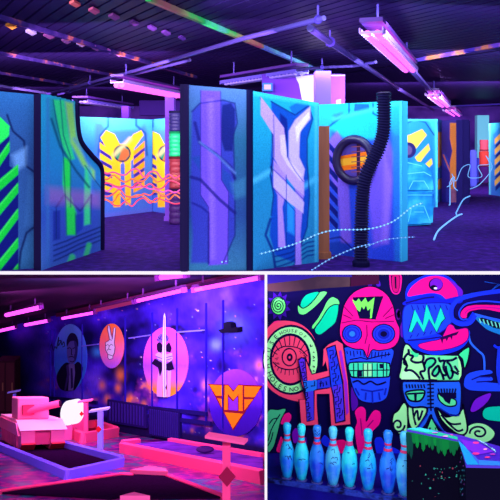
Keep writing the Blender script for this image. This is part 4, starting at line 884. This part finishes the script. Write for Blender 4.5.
for k in range(6): y_ = 165 + k * 48; x_ = 262 + k * 5.6; mz += [c((x_ + 4, y_), (x_ + 20, y_ - 4), (x_ + 20, y_ + 14), (x_ + 8, y_ + 18), (x_ + 9, y_ + 32)), c((x_ + 32, y_ + 4), (x_ + 28, y_ + 24), (x_ + 18, y_ + 28), (x_ + 20, y_ + 40))]
for k in range(6): y_ = 212 + k * 42; x_ = 146 + k * 5; mz += [c((x_, y_), (x_ + 14, y_ - 2), (x_ + 15, y_ + 14), (x_ + 5, y_ + 16)), c((x_ + 22, y_ + 18), (x_ + 10, y_ + 26), (x_ + 12, y_ + 34))]
mz += [c((205, 290), (206, 308), (190, 310)), c((225, 300), (240, 296), (242, 312)), c((252, 290), (256, 306)), c((228, 314), (232, 288))]
a.lines(mz, 1.0, K); a.build('letter_h', m)
# -- skull
a = Art(MP); c = T(330, 270, 3.57)
jaw = sm(c((44, 280), (120, 275), (222, 280), (218, 340), (212, 420), (196, 462), (150, 474), (104, 462), (78, 410), (62, 340)))
a.poly(jaw, (30, 70, 240)); a.line(jaw, 1, K, closed=True)
a.lines([c((60 + k * 12, 288), (62 + k * 12, 300 + (k % 3) * 5)) for k in range(6)] + [c((150 + k * 12, 292), (148 + k * 12, 316 - (k % 3) * 5)) for k in range(6)], 1, K)
a.line(c((70, 320), (110, 312), (130, 318), (180, 306), (215, 300)), 1.2, K); a.poly(sm(c((64, 336), (90, 326), (200, 328), (216, 340), (214, 376), (196, 384), (90, 386), (70, 374))), K)
a.poly(sm(c((68, 338), (92, 331), (196, 332), (211, 344), (210, 370), (196, 379), (92, 380), (74, 370))), (60, 225, 170))
a.poly(c((96, 358), (114, 358), (114, 380), (96, 380)), K).poly(c((176, 334), (190, 334), (190, 350), (176, 350)), K); a.poly(c((120, 334), (148, 334), (148, 378), (120, 378)), (150, 240, 170))
a.lines([c((70, 358), (212, 356))] + [c((x_, 332), (x_, 380)) for x_ in (84, 100, 118, 134, 150, 168, 190, 202)], 1, K)
a.line(c((80, 400), (100, 394), (120, 406), (145, 396), (168, 408), (200, 398)), 1.6, K, smooth=True); a.lines([c((110, 425), (150, 432), (190, 424)), c((150, 432), (152, 474)), c((128, 436), (126, 462)), c((174, 436), (178, 462)), c((90, 420), (104, 446)), c((200, 420), (194, 445))], 1.4, BD)
pk = sm(c((40, 170), (52, 120), (82, 80), (125, 60), (160, 60), (200, 84), (224, 125), (234, 175), (248, 210), (244, 250), (222, 276), (176, 286), (150, 284), (133, 312), (118, 284), (86, 280), (50, 262), (34, 225)), n=6)
a.poly(pk, PK2); a.line(pk, 1, K, closed=True)
a.poly(c((80, 96), (190, 92), (164, 176), (104, 172)), K); a.poly(c((78, 104), (92, 112), (102, 100), (110, 114), (126, 98), (134, 116), (158, 96), (154, 128), (148, 170), (142, 172), (144, 134), (134, 144), (128, 124), (120, 140), (112, 128), (106, 148), (96, 140)), (120, 245, 90)); a.poly(c((186, 100), (180, 128), (170, 176), (162, 176)), PK2)
a.lines([c((40, 188), (90, 178), (150, 184), (228, 182)), c((50, 130), (82, 164)), c((46, 158), (76, 172)), c((222, 130), (188, 166)), c((228, 158), (196, 172)), c((130, 195), (132, 230), (124, 262)), c((140, 262), (133, 306))], 1, (120, 0, 90))
for cx_, cy_, rx_, ry_ in ((78, 226, 36, 34), (190, 226, 42, 36)):
    f_ = lambda k: [(330 + x / 3.57, 270 + y / 3.57) for x, y in ell(cx_, cy_, rx_ * k, ry_ * k)]
    a.poly(f_(1), K).poly(f_(.9), (34, 50, 225)).line(f_(.72), .9, BD, closed=True)
    a.poly(f_(.5), BD if cx_ > 100 else (24, 40, 190)); a.poly(f_(.28), K if cx_ > 100 else (40, 120, 250))
a.build('skull', m)
# -- capped head
a = Art(MP); c = T(390, 270, 4.545)
hd = sm(c((80, 120), (92, 70), (150, 28), (215, 18), (270, 36), (315, 90), (330, 115), (500, 92), (500, 300), (420, 260), (362, 262), (350, 330), (300, 372), (200, 380), (120, 350), (70, 320), (62, 220), (56, 160)))
a.poly(sm(c((70, 120), (84, 66), (150, 26), (215, 16), (275, 36), (318, 92), (290, 140), (180, 130), (90, 145))), BU)
a.poly(sm(c((80, 118), (98, 76), (150, 38), (210, 26), (262, 42), (300, 84), (310, 124), (262, 134), (230, 112), (190, 104), (130, 112))), PK2)
a.poly(sm(c((260, 38), (320, 80), (330, 110), (312, 124), (300, 84))), (110, 20, 200))
a.poly(ell(390 + 208 / 4.545, 270 + 66 / 4.545, 7.2, 6.6), K).poly(ell(390 + 210 / 4.545, 270 + 64 / 4.545, 6.4, 5.8), (120, 20, 200)).poly(ell(390 + 198 / 4.545, 270 + 78 / 4.545, 3.4, 2.2), (8, 2, 40)).poly(ell(390 + 206 / 4.545, 270 + 82 / 4.545, 1.8, 1), (230, 220, 255))
a.poly(sm(c((56, 150), (90, 132), (190, 110), (240, 132), (320, 118), (318, 150), (200, 146), (80, 160))), (20, 30, 210)); a.line(c((70, 150), (150, 128), (200, 122)), 1.6, (20, 10, 110), smooth=True)
fc = sm(c((64, 168), (140, 152), (266, 152), (286, 200), (276, 240), (220, 286), (130, 312), (76, 320), (58, 290)))
a.poly(fc, (28, 64, 235)); a.line(fc, 1, (20, 20, 170), closed=True)
a.lines([c((96 + k * 26, 158), (104 + k * 26, 180)) for k in range(7)] + [c((90 + k * 30, 308 - k * 6), (100 + k * 30, 292 - k * 6)) for k in range(5)], 1, (16, 20, 150))
zz = c((82, 278), (110, 176), (146, 248), (164, 152), (202, 244), (228, 166), (250, 218), (232, 238), (210, 282), (176, 222), (152, 284), (122, 232), (98, 282))
a.poly(zz, (20, 215, 190)); a.line(zz, .9, K, closed=True)
a.poly(sm(c((64, 318), (120, 310), (210, 290), (250, 300), (352, 268), (352, 322), (300, 366), (200, 384), (110, 356))), BU)
lp = sm(c((128, 336), (180, 322), (230, 308), (262, 250), (285, 250), (300, 268), (350, 264), (348, 318), (285, 352), (190, 366), (140, 354)))
a.poly(lp, PK2); a.line(lp, .8, (60, 0, 120), closed=True)
a.poly(c((226, 304), (312, 276), (300, 294), (282, 298), (280, 318), (272, 302), (262, 306), (256, 322), (250, 310), (240, 314), (236, 334), (230, 318)), (40, 0, 70)); a.line(c((80, 318), (160, 312), (230, 302)), 1.5, (20, 10, 120), smooth=True)
a.build('capped_head', m)
# -- long snouted creature at right
a = Art(MP)
a.line(c((318, 138), (290, 150), (276, 185), (282, 222), (312, 240), (352, 240), (384, 196)), 5, BU, smooth=True); a.line(c((330, 122), (400, 108), (470, 98), (540, 90)), 4, (40, 80, 250), smooth=True)
a.poly(sm(c((325, 132), (420, 114), (540, 100), (540, 160), (430, 150), (352, 158), (318, 190), (318, 218), (296, 200), (298, 158))), (14, 4, 90))
a.poly(sm(c((320, 200), (332, 178), (360, 162), (430, 158), (540, 166), (540, 196), (430, 178), (372, 184), (352, 196), (346, 216), (326, 216))), PK2); a.line(c((340, 196), (362, 178), (430, 168), (540, 182)), 1, (200, 0, 150), smooth=True)
a.poly(sm(c((384, 212), (420, 206), (470, 224), (540, 240), (540, 300), (480, 286), (430, 262))), (20, 120, 200)); a.poly(c((396, 222), (420, 214), (470, 232), (540, 250), (540, 276), (470, 262)), (6, 14, 40))
a.lines([c((404 + k * 18, 219 + k * 4), (412 + k * 18, 240 + k * 5)) for k in range(8)], 1.2, (110, 215, 190))
a.line(c((384, 200), (400, 205), (470, 222), (540, 236)), 2.4, (40, 90, 245), smooth=True)
a.line(c((356, 290), (366, 330), (400, 366), (424, 392), (428, 456)), 2, (40, 100, 250), smooth=True); a.line(c((470, 340), (490, 352), (520, 340)), 2.4, BU, smooth=True)
a.lines([c((500, 64), (452, 96), (430, 102)), c((428, 52), (462, 58), (492, 62), (452, 96))], .7, (20, 70, 190))
a.line(c((540, 92), (470, 98), (400, 108), (335, 124), (300, 140), (277, 180), (284, 224), (318, 244), (362, 238), (386, 204)), 4.2, (26, 50, 240), smooth=True); a.line(c((540, 150), (430, 140), (352, 150), (322, 172), (312, 200), (326, 224), (350, 220)), 1.6, (30, 60, 240), smooth=True)
c = T(440, 300, 4.167)
a.poly(sm(c((98, 345), (110, 310), (150, 294), (205, 290), (214, 304), (160, 314), (210, 318), (214, 334), (170, 338), (270, 350), (290, 376), (150, 376), (108, 366))), (30, 70, 240)); a.lines([c((130, 330), (160, 318), (208, 318)), c((150, 340), (208, 336))], 1.3, (12, 10, 120)); a.line(c((246, 200), (240, 290), (250, 350)), 4, (24, 50, 220), smooth=True)
a.poly(sm(c((126, 450), (148, 410), (208, 386), (196, 420), (160, 452), (132, 464))), (120, 20, 205)); a.poly(sm(c((176, 470), (186, 450), (220, 442), (285, 446), (290, 500), (220, 500), (184, 490))), (0, 205, 165))
a.build('snouted_creature', m)
# -- brain topped owl mask with curls
a = Art(MP, base=.02); c = T(395, 340, 4.76)
br = sm(c((40, 30), (64, 20), (96, 60), (130, 66), (190, 80), (300, 76), (306, 190), (160, 186), (26, 186), (26, 130)), n=4)
a.poly(br, PGL); a.line(br, 1.8, K, closed=True); a.poly(c((140, 70), (298, 74), (302, 190), (200, 188), (170, 140)), (110, 240, 160))
a.poly(c((128, 64), (150, 76), (160, 186), (120, 186), (132, 120)), (150, 246, 170))
for q_ in ([(146, 92), (178, 84), (190, 98), (178, 122), (158, 136), (140, 122)], [(176, 150), (190, 130), (205, 122), (206, 148), (192, 170), (176, 162)], [(244, 100), (262, 120), (272, 160), (258, 180), (244, 150)], [(70, 44), (96, 60), (112, 62), (104, 78), (84, 74)]): a.poly(sm(c(*q_)), (60, 225, 150))
a.poly(c((28, 150), (50, 140), (72, 142), (96, 156), (112, 184), (28, 184)), (190, 255, 190))
sq = [c((28, 84), (44, 92), (56, 120)), c((130, 100), (140, 140), (118, 150), (134, 184)), c((204, 80), (212, 100)), c((262, 140), (300, 160)), c((222, 160), (230, 186)), c((62, 40), (66, 66), (84, 74), (74, 92), (96, 104), (128, 98), (132, 70), (112, 60)), c((40, 110), (56, 120), (46, 142), (70, 140), (92, 152), (116, 180)), c((135, 120), (150, 90), (180, 84), (190, 100), (176, 120), (158, 136), (162, 184)), c((176, 150), (190, 130), (205, 120), (206, 148), (190, 168), (176, 162), (176, 150)), c((210, 100), (232, 96), (228, 130), (242, 160), (222, 160), (206, 120)), c((244, 100), (262, 120), (272, 160), (258, 180), (244, 150), (238, 120)), c((236, 96), (270, 92), (292, 80)), c((280, 120), (300, 150)), c((60, 60), (44, 80), (40, 110))]
a.lines(sq, 2.3, K, smooth=True)
a.out(c((300, 64), (350, 30), (346, 90), (326, 134), (318, 90)), (60, 235, 150))
a.out(c((40, 292), (12, 330), (-10, 350), (-16, 400), (10, 440), (40, 442), (56, 430), (60, 330)), PGL, 1.9); a.line([(395 + (12 + math.cos(k * .3) * (32 - k * .9)) / 4.76, 340 + (400 + math.sin(k * .3) * (36 - k * .95)) / 4.76) for k in range(30)], 2.0, K)
a.poly(sm(c((330, 440), (340, 410), (380, 392), (430, 400), (470, 440), (430, 480), (340, 470))), PGL); a.line([(395 + (395 + math.cos(3 + k * .3) * (44 - k * 1.2)) / 4.76, 340 + (436 + math.sin(3 + k * .3) * (34 - k)) / 4.76) for k in range(30)], 2.0, K)
a.out(c((66, 290), (120, 300), (150, 310), (136, 370), (90, 420), (66, 400), (58, 340)), PGL, 1.9); a.lines([c((80, 310), (86, 360), (96, 400)), c((86, 360), (102, 330), (110, 376), (128, 330))], 2, K, True)
a.out(c((196, 316), (240, 360), (310, 330), (318, 300), (340, 400), (330, 440), (290, 440), (220, 380)), PGL, 1.9); a.lines([c((215, 350), (260, 392), (310, 392)), c((240, 380), (290, 425), (320, 420))], 2, K, True)
a.out(c((170, 365), (210, 440), (140, 440)), (90, 240, 150), 1, smooth=False); a.poly(c((156, 410), (168, 410), (162, 424)), K).poly(c((184, 410), (194, 410), (190, 424)), K)
mk = sm(c((30, 200), (60, 190), (160, 192), (270, 190), (308, 200), (310, 300), (296, 350), (240, 344), (200, 318), (186, 330), (230, 420), (300, 445), (240, 450), (176, 372), (166, 350), (140, 400), (90, 450), (60, 450), (110, 400), (150, 330), (130, 312), (70, 312), (40, 270)), n=4)
a.poly(mk, (30, 96, 235)); a.line(mk, 1.9, K, closed=True)
a.out(c((52, 240), (130, 232), (132, 262), (110, 284), (70, 282), (54, 264)), (70, 220, 150), 1.8); a.line(c((54, 250), (132, 246)), 1.8, K); a.poly(c((86, 250), (100, 250), (98, 282), (88, 282)), K)
a.out(c((200, 250), (224, 262), (280, 276), (282, 304), (240, 306), (206, 280)), (90, 235, 150), 1.3); a.poly(c((196, 244), (286, 244), (286, 270), (262, 272), (254, 298), (232, 284), (222, 268), (206, 256)), K)
a.lines([c((200 + k * 14, 224), (206 + k * 12, 246)) for k in range(7)] + [c((48 + k * 14, 204), (52 + k * 14, 222)) for k in range(7)], 1.4, K)
a.line(c((162, 188), (166, 330)), 1.5, K); a.lines([c((148, 206 + k * 18), (180, 204 + k * 18)) for k in range(7)], 1.4, K); a.lines([c((206, 316), (260, 350), (300, 350)), c((178, 372), (236, 440)), c((150, 345), (80, 440))], 1.2, (14, 30, 160))
a.build('owl_mask', m)
# -- loose shapes
A_ = []
c = T(335, 415, 5.89)
A_.append(Art(MP)); A_[-1].poly(sm(c((118, 90), (130, 40), (118, -20), (150, -50), (180, -30), (182, 40), (214, -10), (240, -30), (268, -10), (262, 50), (222, 96), (196, 150), (156, 262), (134, 210))), PK2)
A_[-1].lines([c((150, 20), (160, 120)), c((190, 70), (225, 30))], 1.1, (150, 0, 110))
A_.append(Art(MP)); A_[-1].poly(sm(c((-4, 160), (50, 146), (70, 180), (40, 250), (10, 230))), (255, 0, 120))
A_.append(Art(MP)); A_[-1].poly(sm(c((232, 150), (270, 130), (300, 170), (380, 210), (395, 260), (330, 290), (260, 260))), (20, 40, 235))
A_.append(Art(MP)); A_[-1].poly(sm(c((120, 200), (134, 220), (154, 268), (130, 262))), (90, 210, 120))
c = T(265, 415, 5.89)
A_.append(Art(MP)); A_[-1].poly(sm(c((88, 40), (110, 0), (140, -14), (155, 10), (142, 44), (110, 58))), (255, 20, 140))
A_.append(Art(MP)); A_[-1].poly(sm(c((68, 212), (84, 150), (96, 126), (110, 160), (112, 215))), (255, 20, 130))
A_.append(Art(MP)); A_[-1].poly(sm(c((160, 110), (180, 76), (204, 100), (196, 150), (170, 164))), (130, 10, 190))
A_.append(Art(MP)); A_[-1].poly(sm(c((330, 150), (352, 118), (384, 150), (392, 190), (350, 180))), (20, 40, 235))
A_.append(Art(MP)); A_[-1].poly(sm(c((200, 145), (216, 150), (240, 130), (246, 170), (210, 175))), (80, 10, 170))
A_.append(Art(MP)); A_[-1].poly([(267, 286), (267, 300), (268.5, 300), (268.5, 286)], (8, 2, 54))
A_.append(Art(MP)); A_[-1].out([(267, 413), (278, 409.5), (286, 409), (281, 420), (277, 436), (273, 448), (267, 450)], (70, 200, 140), 1)
A_[-1].lines([[(268, 441), (272, 428), (280, 414)], [(269, 424), (273, 419), (278, 418)], [(267.5, 446), (271, 440), (273, 432)]], 1.1, K, True)
c = T(390, 270, 4.545)
A_.append(Art(MP)); A_[-1].line(sm(c((0, 30), (4, 22), (46, 22), (48, 70), (38, 104), (16, 104), (4, 80)), n=5), 1.4, (255, 20, 150), closed=True)
A_[-1].poly(sm(c((10, 26), (40, 26), (42, 70), (34, 98), (18, 98), (10, 76))), (200, 10, 110))
A_[-1].line(c((24, 30), (26, 84)), 1.6, K)
A_.append(Art(MP)); A_[-1].poly(sm(c((30, 200), (40, 180), (48, 200), (40, 222))), (80, 16, 160))
A_.append(Art(MP)); A_[-1].poly(sm(c((46, 260), (56, 234), (68, 262), (58, 304), (48, 296))), (90, 16, 170))
c = T(330, 270, 3.57)
A_.append(Art(MP)); A_[-1].poly(sm(c((236, 144), (248, 142), (250, 170), (240, 176))), (90, 10, 150))
A_.append(Art(MP)); A_[-1].poly(sm(c((76, 420), (90, 440), (100, 480), (78, 500))), (80, 10, 160))
A_.append(Art(MP)); A_[-1].poly(sm(c((134, 44), (146, 36), (150, 54), (138, 58))), (70, 20, 180))
A_.append(Art(MP)); A_[-1].poly(sm(c((165, 46), (176, 38), (180, 56), (168, 58))), (70, 20, 180))
for q_ in A_: q_.build('painted_leaf', m)
# soffit
bm = NB(); pts = [at(x, y, YM - .5) for x, y in [(267, 262), (352, 262), (352, 277), (318, 276.5), (300, 280), (267, 284)]]; prism(bm, pts, V((0, .45, 0))); struct(obj('ceiling_soffit', bm, paint((40, 24, 130))))
bm = NB(); pts = [at(x, y, YM - .4) for x, y in [(267, 283), (300, 279.5), (318, 276), (350, 276), (350, 286.5), (320, 288.5), (286, 292), (267, 291)]]; prism(bm, pts, V((0, .38, 0))); struct(obj('trim_8', bm, noisy([(.35, (48, 28, 48)), (.65, (78, 50, 62))], 1.5)))
bm = NB(); pts = [at(x, y, YM - .4) for x, y in [(350.5, 262), (379, 262), (379, 284), (350.5, 286.4)]]; prism(bm, pts, V((0, .38, 0))); struct(obj('trim_9', bm, paint((56, 6, 46))))
# pin ledge
ZL = CH - 309 / F * YM
q = [on_z(x, y, ZL) for x, y in [(266.8, 478.5), (408, 500.5), (470, 510)]]; q = q[:2] + [V((q[1].x + 2.2, q[1].y - .3, ZL))]
bm = NB(); prism(bm, q + [V((q[2].x, YM - .01, ZL)), V((q[0].x, YM - .01, ZL))], V((0, 0, -1.2))); struct(obj('trim_10', bm, noisy([(.3, (12, 6, 110)), (.7, (22, 12, 150))], 3)))
bm = NB(); bar(bm, q[0] + V((0, -.03, .0)), q[1] + V((0, -.03, .0)), .06, .05); tag(obj('ledge_rail', bm, noisy([(.35, (10, 8, 60)), (.55, (40, 60, 170)), (.75, (20, 10, 90))], 8)), 'narrow dark rail along the front of the pin ledge', 'rail')  # mid blue patches paint highlights along the dark rail
# bowling pins
prof0 = [(.062, 0), (.072, .02), (.088, .1), (.116, .26), (.124, .33), (.122, .40), (.108, .50), (.082, .60), (.058, .68), (.047, .735), (.045, .76), (.047, .79), (.054, .84), (.062, .89), (.064, .925), (.060, .96), (.046, .985), (.022, .998), (.004, 1.0)]
prof = [(r * (1.12 if z < .5 else 1.18), z) for r, z in prof0]
def pr(z):
    for (r0, z0), (r1, z1) in zip(prof, prof[1:]):
        if z0 <= z <= z1: return r0 + (r1 - r0) * (z - z0) / (z1 - z0)
pinm = lambda a_, b_: noisy([(.35, a_), (.55, b_), (.75, tuple(min(255, v + 30) for v in b_))], 5, rough=.35, spec=.4)
skins = [pinm((14, 110, 245), (30, 190, 245)), pinm((12, 150, 245), (40, 225, 235)), pinm((10, 66, 225), (34, 130, 245)), pinm((30, 130, 240), (80, 200, 240))]  # blue light on the white pins is painted into these colours
PINS = [(287, 478, 422.6, 0, (205, 60, 110), 'leftmost pale blue bowling pin with two pink neck bands', 1), (301.5, 480.4, 423.8, 1, (205, 60, 110), 'second pin from the left, bright cyan with red bands', 1), (317, 482.6, 425, 2, (215, 40, 90), 'third pin from the left with a face drawn on its dark head', 1),
        (333, 485.4, 426.2, 3, (200, 60, 120), 'fourth pin from the left, pale with scuffed shoulder', 1), (349.4, 487.2, 427.2, 1, (200, 60, 130), 'middle bright cyan bowling pin with one wide pink band', 0), (368, 490.2, 428.8, 0, (215, 50, 100), 'sixth pin from the left with drawn marks on its belly', 1),
        (388, 493.4, 430.2, 2, (225, 50, 100), 'second pin from the green dripped counter, deep blue', 1), (404.6, 496.2, 431.4, 3, (230, 60, 120), 'bowling pin half hidden by the green dripped counter', 1)]
for k, (x, yb, yt, sk, bc, lb, two) in enumerate(PINS):
    p = on_z(x, yb, ZL); h = (yb - 1.5 - yt) / F * p.y; S_ = h
    t = thing('bowling_pin', lb, 'bowling pin', p, 'bowling pins on the ledge')
    b0 = .022; n_ = V((0, 0, b0))
    bm = NB(); lathe(bm, [(r * S_, z * S_) for r, z in prof], p + n_, 28); obj('body', bm, skins[sk], t, True)
    bands = ((.675, .715), (.765, .80)) if two else ((.70, .775),)
    for z0, z1 in bands:
        bm = NB(); zz_ = [z0 + (z1 - z0) * i / 4 for i in range(5)]; lathe(bm, [(pr(z) * S_ + .002, z * S_) for z in zz_], p + n_, 28); obj('neck_band', bm, paint(bc, .4), t, True)
    bm = NB(); lathe(bm, [(.098 * S_, 0), (.105 * S_, .006), (.105 * S_, .016), (.09 * S_, b0)], p, 28); obj('base_disc', bm, paint((70, 70, 150), .4), t, True)
    def wrap(px, py, o=0.0, p=p, S_=S_):                    # drawn marks hug the pin's surface
        z = (p.z + b0 + S_) ; zz = CH - (py - HY) / F * p.y; f_ = max(.001, min(.999, (zz - p.z - b0) / S_)); r = pr(f_) * S_ + .002 + o; dx = (px - x) / F * p.y
        dx = max(-r * .95, min(r * .95, dx)); return V((p.x + dx, p.y - math.sqrt(r * r - dx * dx), zz))
    a = Art(wrap, .0005, .001); rd = random.Random(k); INK = (20, 20, 110)
    if k == 2: a.lines([[(314.5, 429), (315.8, 430)], [(318, 430), (319.5, 429)], [(314.6, 432), (317, 434), (319.6, 432)], [(316.6, 430), (316.8, 432)]], .8, INK)
    by = yb - 30 * h * F / p.y / 60
    for j in range(5 if k in (0, 3, 5, 6) else 2):
        x0 = x + rd.uniform(-4, 2); y0 = by + rd.uniform(-9, 6); a.line([(x0, y0), (x0 + rd.uniform(1, 3), y0 - rd.uniform(0, 3)), (x0 + rd.uniform(1, 4), y0 + rd.uniform(-1, 3))], .6, INK, up=False)
    a.build('drawn_marks', t)['kind'] = 'stuff'
# counter
ZK = CH - 321 / F * 7.85
cp = [(406.6, 430.5), (459.5, 441.2), (466, 465), (520, 466), (520, 452), (458, 434.5), (420, 427.6), (406.8, 428.6)]
P = [on_z(x, y, ZK) for x, y in cp]
t = thing('counter', 'black counter with green paint drips and spattered purple top beside the pins', 'counter', (P[0].x, P[0].y, -4.6))
bm = NB(); prism(bm, [p - V((0, 0, .03)) for p in P], V((0, 0, -2.2))); obj('body', bm, paint((6, 2, 26)), t)
bm = NB(); prism(bm, P, V((0, 0, -.03))); obj('top', bm, paint((70, 30, 190), .35, .4), t)
HP = HPlane(ZK); a = Art(HP, .0008, .002); c = T(395, 410, 4.76)
a.poly(c((57, 92), (62, 89), (120, 84), (296, 128), (300, 142)), (40, 190, 150)); a.poly(c((64, 88), (120, 84), (200, 104), (150, 106)), (60, 210, 230)); a.poly(c((300, 146), (330, 170), (400, 262), (342, 262)), (30, 150, 220)); a.poly(c((330, 170), (420, 262), (400, 262)), (60, 90, 225)); a.poly(c((400, 240), (500, 246), (500, 266), (400, 264)), (50, 130, 225))
a.poly(c((310, 140), (400, 160), (470, 200), (400, 215), (345, 190)), (120, 40, 215))
for x_, y_, rx_, ry_, cc in ((385, 158, 16, 5, (255, 60, 150)), (385, 210, 18, 6, (235, 50, 150)), (440, 228, 14, 4, (255, 60, 130)), (430, 190, 10, 4, (255, 150, 200)), (240, 128, 14, 3, (240, 150, 220)), (270, 122, 8, 2, (255, 90, 180)), (190, 112, 14, 3, (200, 110, 230)), (465, 215, 12, 4, (200, 60, 190))): a.poly(ell(395 + x_ / 4.76, 410 + y_ / 4.76, rx_ / 4.76, ry_ / 4.76, 14), cc)
a.lines([c((400 + k * 12, 150 + k * 7), (432 + k * 8, 164 + k * 7)) for k in range(7)], .7, (170, 230, 255)); a.build('paint_spatter', t)
FP = VPlane(P[0], P[1]); a = Art(FP, .001, .003)
a.poly([(406.8, 431.4), (459.4, 442), (459.4, 447), (406.8, 437)], (14, 130, 66)); a.build('paint_edge', t)
dr = random.Random(11)
for k in range(17):
    x_ = 408.2 + k * 3.05; y0 = 432.5 + k * .62; L_ = [22, 26, 10, 14, 8, 16, 9, 11, 13, 8, 15, 12, 16, 9, 12, 14, 8][k]; w_ = 2.2 + dr.random() * 1.6
    a = Art(FP, .001, .004 + .0004 * k); a.poly([(x_ - w_ / 2 - .8, y0), (x_ + w_ / 2 + .8, y0 + .4), (x_ + w_ / 2, y0 + L_ * .8), (x_ + .1, y0 + L_), (x_ - w_ / 2, y0 + L_ * .8)], (10, 112 + dr.randrange(30), 56) if L_ < 20 else (10, 70, 56)); a.build('paint_drip', t)
a = Art(FP, .001, .003)
for _ in range(34): x_, y_ = dr.gauss(440, 10), dr.gauss(476, 9); x_ = min(457, max(409, x_)); a.poly(ell(x_, min(498, max(462, y_)), dr.uniform(.3, 1.1), dr.uniform(.3, 1.2), 8), dr.choice([(50, 150, 130), (40, 120, 110), (160, 60, 80), (60, 180, 150)]))
a.build('spatter', t)['kind'] = 'stuff'
SP = VPlane(P[1], P[2]); a = Art(SP, .001, .003)
for _ in range(24): f_ = dr.uniform(.1, .95); x_ = 459.5 + 6.5 * f_; a.poly(ell(x_, dr.uniform(446 + 20 * f_, 496), .3, .9, 8), dr.choice([(60, 160, 190), (150, 60, 160), (50, 140, 120)]))
a.build('spatter', t)['kind'] = 'stuff'
area((1.9, 8.2, -.5), (2.0, 10.3, -2.2), 2.6, .4, 60, (.9, 1, 1))  # unseen light added for the mural wall
